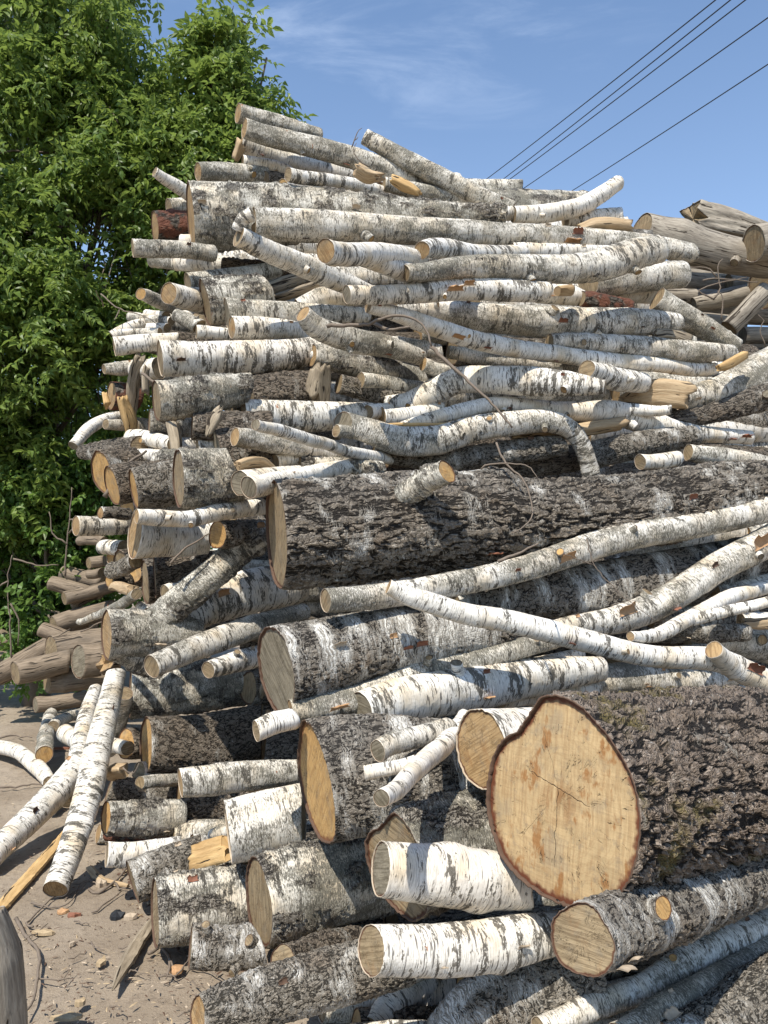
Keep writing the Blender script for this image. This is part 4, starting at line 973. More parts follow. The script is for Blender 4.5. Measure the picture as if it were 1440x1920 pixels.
# outline of the giant log's face (angle from the top, clockwise towards the left is set by the frame below)
GIANT = [1.0, .97, .93, .93, .96, .98, .99, 1.0, 1.02, 1.02, 1.0, .95, .93, .94, .98, 1.02, 1.02, 1.02, .98, .96, .90, .80, .86, 1.0, 1.0]
PEAR = [1.05, .95, .85, .84, .88, .9, .92, .95, 1.0, .9, .86, .85, .9, .95, .98, .9, .8, .85, 1.05]
nlog = 0
for li, L in enumerate(LOGS):
    rs = np.random.RandomState(1000 + li * 7)
    D, t = L['D'], L['t']
    Z = zat(L, t); P = wpt(D[:, 0], D[:, 1], Z); rad = D[:, 2] * Z / F
    px = F / float(Z.mean()) * .70
    k = L['k']; dia = D[:, 2].mean()
    name = {'G': 'weathered_log', 'S': 'split_log'}.get(k, 'birch_log')
    if k in 'WBL' and dia < 17: name = 'birch_branch'
    root = empty(name, P[0]); loc = P[0]
    lowf = L['fill']
    off = np.array([rs.uniform(-40, 40), rs.uniform(-40, 40), rs.uniform(-40, 40)])
    if k == 'S': mat = MAT['fresh'] if L['f'] > .8 else MAT['tan'] if L['f'] > .45 else MAT['old']
    elif L['rd']: mat = MAT['red']
    elif L['big']: mat = MAT['big']
    elif L['label'] and 'great dark fissured' in L['label']: mat = MAT['trunk']
    elif L['label'] and ('white patches' in L['label'] or 'white-flaked' in L['label'] or 'ring patches' in L['label'] or 'white-banded log' in L['label']): mat = MAT['patch']
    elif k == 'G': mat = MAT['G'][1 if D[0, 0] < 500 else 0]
    else: mat = MAT[k][0 if L.get('m0') else rs.randint(2)]
    cm = cutm(L['f'])
    if L['big']: cm = MAT['cutbig']
    fresh_rim = MAT['rimw'] if k in 'WBL' else MAT['rim']
    o, Cc, r2, fr, prof = make_tube('bark' if k not in 'GS' else 'wood', P, rad, px if not lowf else px * .5, rs, root, loc, mat, off, sp=L['sp'] and k in 'GS',
        amp=(.05 if k in 'RD' else .032) if not L['big'] else .012, capmat=cm if k not in 'S' else mat, rimmat=(mat if k in 'GS' else fresh_rim), outline=GIANT if L['big'] else (PEAR if (L['sp'] and k == 'R') else None),
        aspect=(L['a'] + rs.uniform(-.02, .02)) if L['a'] and not L['big'] else .72 if L['big'] else None, tilt=(0, 0), stretch_cut=True if L['big'] else None)
    if L['fill']:
        tag(root, L.get('label2') or 'thick dark log in the core of the heap, hardly seen between the front logs', 'log', 'shaded logs in the gaps of the heap')
    else:
        grp = {'G': 'weathered grey logs behind the birch heap', 'S': 'pieces of split wood in the heap'}.get(k, 'birch logs in the heap' if name == 'birch_log' else 'birch branches in the heap')
        tag(root, L['label'], 'branch' if name == 'birch_branch' else 'log' if k != 'S' else 'split wood', grp)
        nlog += 1
    L['built'] = (Cc, r2, fr, prof, root, loc)
    for b in L['br']:
        BD = b['D']; tb = np.linspace(0, 1, len(BD)) if b['e'] == 0 else np.linspace(1, 0, len(BD))
        Zb = zat(L, b['tj']) + b['d'] * tb
        if b['e'] == 0: BD, Zb = BD[::-1], Zb[::-1]                 # free end first
        PB = wpt(BD[:, 0], BD[:, 1], Zb)
        fb = L['f'] if b['f'] is None else b['f']
        make_tube('branch', PB, BD[:, 2] * Zb / F, px, rs, root, loc, mat if 'great' not in (L['label'] or '') else MAT['R'][0], off + 3, faces_under='self', amp=.03, capmat=cutm(fb), endcap=False, rimmat=fresh_rim)
    if not L['fill']:
        n = len(Cc)
        for q in range(L['kn']):
            si = rs.randint(int(n * .12), int(n * .9)); th = visible_theta(rs, fr, si, Cc); p, nn, T = surf_point(Cc, r2, fr, prof, si, th)
            stub(root, loc, p, nn, T, r2[si] * rs.uniform(.2, .38), r2[si] * rs.uniform(.08, .55), rs, mat, cutm(rs.choice([.1, .3, .6, .9])), off + q, px)
        nf = rs.poisson({'W': .5, 'B': .7, 'L': .6, 'R': .6, 'D': .4}.get(k, 0) * min(2.2, L['len'] / 180))
        for q in range(nf):
            si = rs.randint(2, n - 2); th = visible_theta(rs, fr, si, Cc); p, nn, T = surf_point(Cc, r2, fr, prof, si, th)
            flake(root, loc, p, nn, T, min(.03, r2[si] * rs.uniform(.12, .36)), rs, MAT[rs.choice(['inner', 'rimw', 'rimw', 'rim', 'innerred'])])
print('logs', nlog, 'fillers', len(fillers))

# peeled places and flaps of bark the photo shows on particular logs
def peel(words, tt, size, mat, dth=0.0):
    L = next(l for l in LOGS if l['label'] and words in l['label']); Cc, r2, fr, prof, root, loc = L['built']
    si = int(tt * (len(Cc) - 1)); T, U, V = fr; d = CAMP - Cc[si]; th = (math.atan2(d @ V[si], d @ U[si]) + dth) % (2 * math.pi)
    p, n, T_ = surf_point(Cc, r2, fr, prof, si, th)
    flake(root, loc, p, n, T_, r2[si] * size, np.random.RandomState(int(tt * 1000)), MAT[mat])
for a in (('banded birch log with dark brown end', .50, .95, 'inner', .1), ('banded birch log with dark brown end', .58, .6, 'inner', -.3), ('longest horizontal birch', .69, .8, 'inner', .3), ('longest horizontal birch', .70, .55, 'innerred', -.4),
          ('great dark fissured', .36, .16, 'innerred', .7), ('bent grey-white log', .74, .7, 'inner', .3), ('bent grey-white log', .82, .6, 'rimw', .5), ('thick dark log with white patches', .52, .16, 'innerred', .25), ('thick dark log with white patches', .47, .12, 'inner', -.1),
          ('very long grey-white', .47, .8, 'inner', .5), ('very long grey-white', .36, .3, 'innerred', .1), ('long white log with orange torn tip', .97, .9, 'innerred', .1), ('long white log with orange torn tip', .93, .6, 'innerred', .5), ('long clean white branch crossing', .90, .8, 'innerred', -.3),
          ('grey-white limb under', .14, .8, 'inner', .4), ('long grey limb with broken', .30, .8, 'inner', -.1), ('long grey limb with broken', .88, .9, 'inner', .2), ('white-banded log', .05, .45, 'rimw', 1.15), ('white-banded log', .09, .35, 'rimw', 1.0), ('long clean white birch branch', .22, .8, 'inner', .3),
          ('long clean white birch branch', .30, .5, 'innerred', .5), ('thick grey-white birch log lying level', .55, .35, 'innerred', 0.), ('bright white birch log with black bands', .45, .28, 'inner', .6), ('forked birch stump', .5, .3, 'rimw', .5), ('giant brown-barked', .75, .10, 'innerred', -.3), ('thick white log with black patches', .35, .35, 'inner', -.1)):
    peel(*a)

# ------------------------------------------------------------------ twigs, chips, cables, board, grey post
def simple_tube(C, rad, seg=7):
    C = np.asarray(C, float); rad = np.broadcast_to(rad, len(C)); T, U, V = frames(C)
    th = np.arange(seg) / seg * 2 * math.pi
    G = C[:, None] + (U[:, None] * np.cos(th)[None, :, None] + V[:, None] * np.sin(th)[None, :, None]) * rad[:, None, None]
    ii = np.arange(len(C) * seg).reshape(len(C), seg); jj = np.roll(ii, -1, 1)
    q = np.stack([ii[:-1], jj[:-1], jj[1:], ii[1:]], -1).reshape(-1, 4)
    v = np.concatenate([G.reshape(-1, 3), C[:1], C[-1:]]); k = len(v)
    tr = np.concatenate([np.stack([jj[0], ii[0], np.full(seg, k - 2)], -1), np.stack([ii[-1], jj[-1], np.full(seg, k - 1)], -1)])
    return v, q, tr
def join_tubes(parts):
    vs, qs, ts, o = [], [], [], 0
    for v, q, tr in parts: vs.append(v); qs.append(q + o); ts.append(tr + o); o += len(v)
    return np.concatenate(vs), np.concatenate(qs), np.concatenate(ts)
def twig(lines, label, cat='twig', group='loose twigs', mat='twig', r=3.0, lift=None):
    """lines: pixel polylines 'x y, x y' ; lift = distance in front of the camera, or None for lying on the ground"""
    parts = []
    for ln in lines:
        p = np.array([[float(a) for a in q.split()] for q in ln.split(',')])
        n = [max(2, int(np.hypot(*(b - a)) / 9)) for a, b in zip(p[:-1], p[1:])]
        D = catmull(p, n); D = D + RS.normal(0, .8, D.shape)
        Z = ground_Z(D[:, 1]) - .012 if lift is None else np.interp(np.linspace(0, 1, len(D)), np.linspace(0, 1, len(lift)), lift)
        C = wpt(D[:, 0], D[:, 1], Z)
        if lift is None: C[:, 2] = np.maximum(C[:, 2], 0.004) + .006 + .012 * np.abs(np.sin(np.linspace(0, 5, len(C)) + RS.uniform(0, 3)))
        parts.append(simple_tube(C, np.linspace(r, r * .45, len(C)) * float(np.mean(Z)) / F))
    v, q, tr = join_tubes(parts); b = v[0].copy()
    o = link('twig', mesh_np('twig', v - b, q, tr), MAT[mat]); o.location = b
    tag(o, label, cat, group)
zf = lambda x, y, d=.12: depth(x, y) - d
twig(['612 612, 690 608, 705 600, 745 592, 780 600, 800 618, 808 650', '700 605, 730 618, 770 612', '808 650, 850 690, 905 740, 935 772, 960 800'], 'crooked bare twig hanging over the white branches in the centre', r=4, lift=[3.72, 3.62, 3.55])
twig(['900 880, 920 870, 985 872, 1010 900'], 'fine twig over the great dark trunk near its stub', r=1.8, lift=[2.85, 2.8])
twig(['930 830, 950 870, 985 905, 998 960, 985 985, 960 1000'], 'thin rootlet dangling on the great dark trunk', r=2.2, lift=[3.05, 2.85])
twig(['935 1052, 980 1035, 1010 1018'], 'straight short twig on the lower edge of the great dark trunk', r=3.5, lift=[2.78, 2.78])
twig(['1100 1010, 1115 1060, 1165 1115, 1230 1165', '1115 1060, 1060 1040'], 'hair-thin twig crossing the long grey limbs at right', r=1.2, lift=[2.75, 2.7])
twig(['660 275, 668 250, 678 240', '664 262, 672 258', '690 312, 672 300, 662 282, 668 268'], 'wispy twig sticking up beside the sky-pointing pole', r=1.2, lift=[4.5, 4.5])
twig(['196 930, 215 905, 240 870, 275 845'], 'bent grey stick in front of the dark log above the orange faces', r=5, lift=[4.2, 4.2])
twig(['320 1058, 345 1030, 395 1000'], 'slender bare stick in the gap under the white log with the tall tan face', r=2.5, lift=[4.0, 4.1])
twig(['190 550, 225 580, 262 590, 300 610', '225 580, 215 600', '195 575, 180 545'], 'thin forked twig reaching out over the tree leaves at left', r=1.5, lift=[5.2, 5.0])
twig(['150 1185, 230 1150, 300 1120', '130 1180, 110 1195'], 'thin straw-coloured twig near the twisted small branch', r=1.6, lift=[5.2, 5.0])
twig(['265 700, 300 722, 330 728'], 'short dark stick stuck beside the upright grey board', r=3, lift=[4.5, 4.4])
twig(['1340 560, 1350 540, 1345 500, 1355 485', '1345 520, 1330 505, 1290 500', '1340 560, 1310 545, 1352 530, 1400 520', '1352 600, 1355 560, 1345 545', '1318 525, 1352 522, 1420 530'], 'tangle of pale bare twigs in front of the right background pile', r=1.7, lift=[6.2, 6.2])
twig(['1436 650, 1425 620, 1433 600, 1420 590'], 'thin twig at the right edge over the background pile', r=1.3, lift=[6.0, 6.0])
twig(['60 1745, 50 1735, 100 1688, 128 1660, 150 1650, 148 1655'], 'grey twig beside the foot of the tall leaning pole', r=2)
twig(['30 1728, 45 1755, 70 1790, 72 1830, 62 1880, 45 1910'], 'long curved dark twig on the dirt beside the grey post', r=4)
twig(['58 1700, 85 1704, 130 1700, 150 1660'], 'dark forked twig on the dirt below the tall leaning pole', r=2)
twig(['168 1672, 185 1678, 215 1660, 240 1630, 270 1608, 300 1595', '215 1660, 225 1670, 245 1672'], 'branching grey twig lying against the mossy log at the heap foot', r=2.6)
twig(['172 1716, 200 1698, 228 1678'], 'dark crack-like twig on the dirt in front of the heap foot', r=2)
twig(['300 1780, 316 1800, 318 1825, 312 1840', '316 1800, 326 1822'], 'small forked twig on the dirt next to the orange chip', r=3.5)
twig(['278 1792, 298 1782'], 'short white twig by the end of the curved splinter', r=4)
twig(['300 1840, 330 1832, 352 1810, 358 1780'], 'thin curved twig under the knotty block', r=2)
twig(['355 1815, 400 1830, 425 1850'], 'thin twig on the dirt in front of the knotty block', r=1.8)
twig(['70 1840, 110 1845, 135 1825', '110 1845, 130 1842'], 'pale thin straw lying on the open dirt', r=1.6)
twig(['128 1805, 160 1792'], 'short straw on the open dirt at left', r=1.5)
twig(['0 1480, 60 1475, 120 1472'], 'thin dark twig on the dirt behind the banded leaning pole', r=2)
twig(['0 1385, 30 1382, 60 1386'], 'dark twig on the far dirt at the left edge', r=2)
twig(['230 1440, 250 1450, 262 1430'], 'fine twig before the small round yellow face', r=1.5, lift=[4.0, 4.0])
for k in range(26):
    x, y = RS.uniform(40, 470), RS.uniform(1640, 1915)
    if x > 250 and y < 1830: continue
    a = RS.uniform(-.7, .5); l = RS.uniform(12, 55)
    twig([f'{x} {y}, {x + l * .5 * math.cos(a)} {y + l * .5 * math.sin(a) + RS.uniform(-5, 5)}, {x + l * math.cos(a)} {y + l * math.sin(a)}'], 'small scattered twig on the bare dirt at lower left', r=RS.uniform(1, 2), group='small scattered twigs on the dirt')

# litter of bark crumbs and splinters
def litter(n, region, smin, smax, mat, name, label=None):
    vs, ts = [], []; o = 0
    for _ in range(n):
        x, y = region(); p = wpt(x, y, ground_Z(y)); p[2] = .0
        s = RS.uniform(smin, smax); a = RS.uniform(0, 6.28); el = RS.uniform(1, 4)
        ax = np.array([math.cos(a), math.sin(a), RS.uniform(-.2, .2)]); bx = np.array([-math.sin(a), math.cos(a), RS.uniform(-.3, .3)])
        base = np.array([[-1, -.5, 0], [0, -.8, .1], [1, -.3, 0], [.8, .5, 0], [-.2, .8, .15], [-1, .3, 0], [0, 0, .6]]) * RS.uniform(.7, 1.2, (7, 3))
        v = p + (ax * el) * base[:, :1] * s + bx * base[:, 1:2] * s + np.array([0, 0, s * 1.1]) * base[:, 2:3] + [0, 0, .003]
        vs.append(v); ts.append(np.array([[i, (i + 1) % 6, 6] for i in range(6)]) + o); o += 7
    ob = link(name, mesh_np(name, np.concatenate(vs), None, np.concatenate(ts), smooth=False), mat)
    tag(ob, label, kind='stuff')
def reg_dirt():
    while True:
        x, y = RS.uniform(-20, 640), RS.uniform(1290, 1940)
        lim = np.interp(y, [1290, 1400, 1600, 1700, 1800, 1940], [280, 260, 330, 420, 560, 700])
        if x < lim: return x, y
litter(850, reg_dirt, .0015, .0045, MAT['rim'], 'bark_litter', 'dark bark crumbs scattered over the trodden dirt')
litter(260, reg_dirt, .0015, .005, MAT['chip'], 'wood_litter', 'pale wood splinters scattered over the trodden dirt')
litter(350, reg_dirt, .0015, .005, MAT['rimw'], 'bark_flecks', 'pale bark flecks scattered over the trodden dirt')
def chip(x, y, w, h, label, mat='chip', th=.008, name='wood_chip', cat='wood chip', n=9):
    p = wpt(x, y, ground_Z(y)); p[2] = .004; sc = float(ground_Z(y)) / F
    a = np.linspace(0, 2 * math.pi, n, endpoint=False) + RS.uniform(-.2, .2, n); rr = RS.uniform(.65, 1.1, n)
    top = np.stack([np.cos(a) * rr * w * sc, np.sin(a) * rr * h * sc * 1.8, th * RS.uniform(.8, 2.2, n)], -1)
    v = np.concatenate([top * [1, 1, 0] * [1.04, 1.04, 1], top, [[0, 0, th * 2.2]]]); i = np.arange(n); j = (i + 1) % n
    o = link(name, mesh_np(name, v, np.stack([i, j, j + n, i + n], -1), np.stack([i + n, j + n, np.full(n, 2 * n)], -1), smooth=False), MAT[mat])
    o.location = p; tag(o, label, cat, 'chips of wood and bark on the dirt')
chip(190, 1808, 10, 9, 'yellow wood chip on the open dirt at left'); chip(331, 1823, 13, 9, 'orange wood chip beside the forked twig', 'inner')
chip(118, 1713, 12, 6, 'orange-brown bark chip below the leaning poles', 'inner'); chip(140, 1720, 12, 5, 'brown bark chip right of the orange-brown one', 'innerred')
chip(219, 1722, 16, 7, 'dark charred bark piece in front of the heap', 'wire', .012); chip(244, 1724, 12, 6, 'white-edged bark curl next to the dark charred piece', 'rimw', .012)
chip(190, 1662, 12, 7, 'white crumpled bark scrap by the branching twig', 'rimw', .014); chip(80, 1753, 26, 6, 'flat splintery yellow wood scrap at left of the dirt')
chip(135, 1775, 5, 3, 'tiny white chip on the open dirt', 'rimw'); chip(125, 1912, 34, 6, 'long yellow splinter at the bottom edge'); chip(150, 1885, 10, 6, 'small brown chip above the bottom splinter')
chip(20, 1418, 8, 4, 'small brown bark scrap under the crooked white branch', 'inner'); chip(108, 1405, 26, 5, 'brown bark slab on the dirt near the orange-ended log', 'innerred')
chip(40, 1430, 7, 4, 'reddish crumb beside the crooked white branch', 'inner'); chip(488, 1838, 8, 8, 'brown bark scrap by the foreground grey log', 'innerred')

def reg_edge():
    y = RS.uniform(1500, 1900); xe = np.interp(y, [1500, 1600, 1700, 1780, 1830, 1900], [215, 225, 290, 370, 480, 480])
    return xe + RS.normal(0, 22), y
litter(420, reg_edge, .003, .011, MAT['rim'], 'bark_litter', 'bark pieces lying thick along the foot of the heap')
litter(160, reg_edge, .003, .010, MAT['chip'], 'wood_litter', 'wood pieces lying thick along the foot of the heap')
# curved split splinter on the dirt
def strip(name, pts, Zs, thick, mat, label, cat, group=None, up=.012):
    """flat board or splinter lying on the ground: x, y and half width in photo pixels"""
    pts = parse_pts(pts); n = [max(3, int(np.hypot(*(b[:2] - a[:2])) / 6)) for a, b in zip(pts[:-1], pts[1:])]
    D = catmull(pts, n); Z = np.interp(np.linspace(0, 1, len(D)), np.linspace(0, 1, len(Zs)), Zs) if Zs is not None else ground_Z(D[:, 1])
    C = wpt(D[:, 0], D[:, 1], Z); T, U, V = frames(C)
    side = np.cross(T, [0, 0, 1.0]); side /= np.linalg.norm(side, axis=1)[:, None]
    w = D[:, 2] * Z / F; upv = np.cross(side, T)
    if Zs is None: C[:, 2] = up
    ex = np.array([-1, -.85, -.2, .45, .9, 1, .6, -.5]); ey = np.array([0, .7, 1.15, .8, .6, -.1, -.6, -.6])
    jag = 1 + RS.normal(0, .05, (len(C), 8))
    G = C[:, None] + side[:, None] * (ex[None] * w[:, None] * jag)[..., None] + upv[:, None] * (ey[None] * thick * jag * np.minimum(1, w / w.max() * 1.6)[:, None])[..., None]
    b = G[0, 0].copy(); ii = np.arange(len(C) * 8).reshape(-1, 8); jj = np.roll(ii, -1, 1)
    q = np.stack([ii[:-1], jj[:-1], jj[1:], ii[1:]], -1).reshape(-1, 4)
    L_ = np.concatenate([[0], np.cumsum(np.linalg.norm(np.diff(C, axis=0), axis=1))])
    bk = np.stack([ex[None] * w[:, None], ey[None] * thick + 0 * w[:, None], L_[:, None] + 0 * ex[None]], -1).reshape(-1, 3) + RS.uniform(-9, 9, 3)
    caps = np.concatenate([[[ii[0, 0], ii[0, k + 1], ii[0, k]] for k in range(1, 7)], [[ii[-1, 0], ii[-1, k], ii[-1, k + 1]] for k in range(1, 7)]])
    o = link(name, mesh_np(name, G.reshape(-1, 3) - b, q, caps, smooth=False, attrs={'bk': bk}), mat); o.location = b
    tag(o, label, cat, group); return o
strip('wood_splinter', '211 1868 2, 222 1846 8, 240 1812 14, 258 1780 13, 275 1756 11, 284 1738 5', None, .022, MAT['old'], 'long curved tan splinter with a sharp tip lying on the dirt', 'splinter', up=.022)
strip('wooden_board', '-30 1745 13, 20 1690 13, 60 1645 12, 92 1608 11, 130 1562 9', None, .018, MAT['fresh'], 'yellow sawn board lying under the leaning birch poles', 'board', up=.02)
strip('bark_strip', '168 1632 7, 185 1652 9, 205 1660 8, 240 1666 4', None, .012, MAT['tan'], 'curved grey-brown bark strip on the dirt below the small white log', 'bark')

# grey weathered post in the bottom left corner
rs = np.random.RandomState(3); Zp = np.array([2.52, 2.5, 2.47, 2.45]); PP = np.array([[-8, 2080, 52], [-6, 1900, 48], [-10, 1800, 46], [-22, 1715, 30]])
C = wpt(PP[:, 0], PP[:, 1], Zp); post = empty('grey_stump', C[0])
make_tube('wood', C, PP[:, 2] * Zp / F, 420, rs, post, C[0], MAT['G'][0], rs.uniform(-9, 9, 3), amp=.09, capmat=MAT['cut1'], rimmat=MAT['G'][0])
tag(post, 'smooth grey weathered stump upright in the bottom left corner', 'stump')

# cables
for a, b, s in (((1335, 0), (895, 345), 1), ((1363, 0), (912, 356), 2), ((1391, 0), (922, 357), 3), ((1440, 28), (945, 374), 4), ((1440, 115), (1022, 385), 5)):
    a, b = np.array(a, float), np.array(b, float); d = (b - a) / np.linalg.norm(b - a)
    p0, p1 = a - d * 500, b + d * 130
    ZA, ZB = 11.0, 34.0; A, B = wpt(*p0, ZA), wpt(*p1, ZB)
    tt = np.linspace(0, 1, 40)[:, None]; C = A * (1 - tt) + B * tt; C[:, 2] -= .10 * np.sin(tt[:, 0] * math.pi)
    v, q, tr = simple_tube(C, .0135, 6)
    o = link('power_line', mesh_np('power_line', v - A, q, tr), MAT['wire']); o.location = A
    tag(o, ['topmost dark overhead power line crossing the sky', 'second overhead power line from the top, upper of the close pair', 'third overhead power line from the top, lower of the close pair', 'fourth overhead power line from the top, alone below the close pair', 'lowest overhead power line crossing the sky at right'][s - 1], 'power line', 'overhead power lines')

# ------------------------------------------------------------------ trees
def leaf_mat(name, c1, c2, c3, trans=.38):
    m, N = new_mat(name)
    lv = N.attr('lv').outputs['Fac']
    col = N.mix(N.ss(lv, 0, .6), c1, c2); col = N.mix(N.ss(lv, .7, 1), col, c3)
    N.L.new(col, N.b.inputs['Base Color']); N.b.inputs['Roughness'].default_value = .45; N.b.inputs['Specular IOR Level'].default_value = .35
    tr = N.n('ShaderNodeBsdfTranslucent'); N.L.new(N.mix(.5, col, tuple(min(1, x * 1.9) for x in c3)), tr.inputs[0])
    mx = N.n('ShaderNodeMixShader'); mx.inputs[0].default_value = trans
    N.L.new(N.b.outputs[0], mx.inputs[1]); N.L.new(tr.outputs[0], mx.inputs[2]); N.L.new(mx.outputs[0], N.out.inputs[0])
    return m
LEAF = leaf_mat('walnut leaf', (.080, .135, .028), (.145, .210, .042), (.22, .29, .066))
LEAFB = leaf_mat('willow leaf', (.09, .13, .06), (.12, .165, .08), (.16, .20, .10))
LEAFC = leaf_mat('shrub leaf', (.07, .135, .028), (.11, .19, .038), (.15, .24, .05))
def leaflet(l, w, droop):
    """folded pointed leaf: 8 corner points, 6 triangles"""
    v = np.array([[0, 0, 0], [.3 * l, w * .48, .12 * w], [.62 * l, w * .42, .05 * w], [l, 0, -droop * l], [.62 * l, -w * .42, .05 * w], [.3 * l, -w * .48, .12 * w], [.33 * l, 0, -.10 * w], [.66 * l, 0, -.12 * w - droop * l * .35]])
    t_ = np.array([[0, 6, 1], [6, 7, 2], [6, 2, 1], [7, 3, 2], [0, 5, 6], [6, 5, 4], [6, 4, 7], [7, 4, 3]])
    return v, t_
def sprig(rs, kind):
    vs, ts, lv = [], [], []; o = 0
    if kind == 'walnut': ln, n, L0, W0 = .24, 3, .105, .050
    elif kind == 'willow': ln, n, L0, W0 = .20, 6, .075, .014
    else: ln, n, L0, W0 = .14, 2, .075, .052
    def add(v, t_):
        nonlocal o
        vs.append(v); ts.append(t_ + o); lv.append(np.full(len(v), np.clip(rs.normal(.45, .27), 0, 1))); o += len(v)
    for k in range(n):
        for s in (-1, 1):
            f = (k + .7) / (n + .3); a = s * rs.uniform(.8, 1.25); l = L0 * rs.uniform(.75, 1.15)
            v, t_ = leaflet(l, W0 * rs.uniform(.8, 1.15), rs.uniform(.15, .55))
            tw = rs.uniform(-.6, .6); c, s_ = math.cos(tw), math.sin(tw); v = v @ np.array([[1, 0, 0], [0, c, s_], [0, -s_, c]])
            dp = rs.uniform(-.1, .5); c, s_ = math.cos(dp), math.sin(dp); v = v @ np.array([[c, 0, -s_], [0, 1, 0], [s_, 0, c]])
            c, s_ = math.cos(a), math.sin(a); v = v @ np.array([[c, s_, 0], [-s_, c, 0], [0, 0, 1]])
            add(v + [ln * f, 0, -.25 * ln * f * f], t_)
    v, t_ = leaflet(L0 * 1.15, W0 * 1.1, .3); add(v + [ln, 0, -.25 * ln], t_)
    st = np.array([[0, .003, 0], [0, -.003, 0], [ln, 0, -.25 * ln]]); vs.append(st); ts.append(np.array([[0, 1, 2]]) + o); lv.append(np.zeros(3)); o += 3
    return np.concatenate(vs), np.concatenate(ts), np.concatenate(lv)
def rot_mats(n, rs, kind):
    az = rs.uniform(0, 6.28, n); el = rs.normal(-.25 if kind != 'willow' else -.8, .45, n); ro = rs.normal(0, .5, n)
    ca, sa, ce, se, cr, sr = np.cos(az), np.sin(az), np.cos(el), np.sin(el), np.cos(ro), np.sin(ro)
    o, l = np.zeros(n), np.ones(n)
    Rz = np.stack([np.stack([ca, -sa, o], -1), np.stack([sa, ca, o], -1), np.stack([o, o, l], -1)], 1)
    Ry = np.stack([np.stack([ce, o, -se], -1), np.stack([o, l, o], -1), np.stack([se, o, ce], -1)], 1)
    Rx = np.stack([np.stack([l, o, o], -1), np.stack([o, cr, -sr], -1), np.stack([o, sr, cr], -1)], 1)
    return Rz @ Ry @ Rx
def make_tree(name, label, blobs, n, kind, mat, trunk, seed, scale=1.0, nleaf=300, cat='tree', group=None, limbs=True, lab2=None):
    """blobs: x, y, radius in photo pixels, distance.  trunk: pixel polyline with radii, distance"""
    rs = np.random.RandomState(seed)
    ctr = np.array([wpt(b[0], b[1], b[3]) for b in blobs]); rad = np.array([b[2] * b[3] / F for b in blobs])
    tp = parse_pts(trunk[0]); TC = wpt(tp[:, 0], tp[:, 1], np.full(len(tp), trunk[1])); base = TC[0].copy()
    TC[0, 2] = min(TC[0, 2], -.05) if trunk[2] else TC[0, 2]
    root = empty(name, (TC[0, 0], TC[0, 1], 0)); loc = np.array([TC[0, 0], TC[0, 1], 0])
    tag(root, label, cat, group)
    # positions in the shells of the blobs, clumped on twigs
    w = rad ** 2.2; w /= w.sum(); ntw = max(10, n // 9)
    bi = rs.choice(len(blobs), ntw, p=w)
    d = rs.normal(size=(ntw, 3)); d /= np.linalg.norm(d, axis=1)[:, None]
    rr = rs.uniform(.35, 1, ntw) ** .55 * rs.uniform(.86, 1.12, ntw)
    tips = ctr[bi] + d * (rad[bi] * rr)[:, None]
    gap = noise2(tips[:, 0] * .9 + tips[:, 1] * .35, tips[:, 2] * .9, seed, 3, 1.15)
    ok = (tips[:, 2] > .15) & (gap > (-.72 if kind == 'walnut' else -.8)); tips, d, bi = tips[ok], d[ok], bi[ok]; ntw = len(tips)
    back = np.stack([d[:ntw, 0] * .3, d[:ntw, 1] * .3, np.full(ntw, -.35)], -1) * scale
    m = 9; ids = np.repeat(np.arange(ntw), m); f = rs.uniform(0, 1, len(ids))
    pos = tips[ids] + back[ids] * f[:, None] + rs.normal(0, .10 * scale, (len(ids), 3))
    pos = pos[rs.permutation(len(pos))]
    M = rot_mats(len(pos), rs, kind) * (scale * rs.uniform(.75, 1.2, len(pos)))[:, None, None]
    var = [sprig(rs, kind) for _ in range(7)]
    dist = np.linalg.norm(pos - CAMP, axis=1)
    u, vv = pos[:, 0] / pos[:, 1], (pos[:, 2] - CAMZ) / pos[:, 1]
    vis = (np.abs(u) < .49) & (vv < .78) & (vv > -.6)
    order = np.argsort(np.where(vis, dist, 1e9)); single = set(order[:nleaf].tolist()) if nleaf else set()
    vi = rs.randint(0, 7, len(pos)); VV, TT, LV, o = [], [], [], 0
    for k in range(7):
        sel = np.array([i for i in np.where(vi == k)[0] if i not in single])
        if len(sel) == 0: continue
        v, t_, lv = var[k]
        G = np.einsum('nij,vj->nvi', M[sel], v) + pos[sel][:, None] - loc
        VV.append(G.reshape(-1, 3)); TT.append((t_[None] + (np.arange(len(sel)) * len(v))[:, None, None]).reshape(-1, 3) + o)
        LV.append(np.clip(lv[None] + rs.normal(0, .18, (len(sel), 1)), 0, 1).ravel()); o += len(sel) * len(v)
    cr = link('crown', mesh_np('crown', np.concatenate(VV), None, np.concatenate(TT), smooth=False, attrs={'lv': np.concatenate(LV)}), mat, root)
    cr['kind'] = 'stuff'
    if nleaf:
        from mathutils import Matrix
        ms = [mesh_np('leaf', v, None, t_, smooth=False, attrs={'lv': lv}) for v, t_, lv in var]
        for m_ in ms: m_.materials.append(mat)
        for i in sorted(single):
            lo = bpy.data.objects.new('leaf', ms[vi[i]]); COL.objects.link(lo); lo.parent = root
            mm = np.eye(4); mm[:3, :3] = M[i]; mm[:3, 3] = pos[i] - loc; lo.matrix_local = Matrix(mm.tolist())
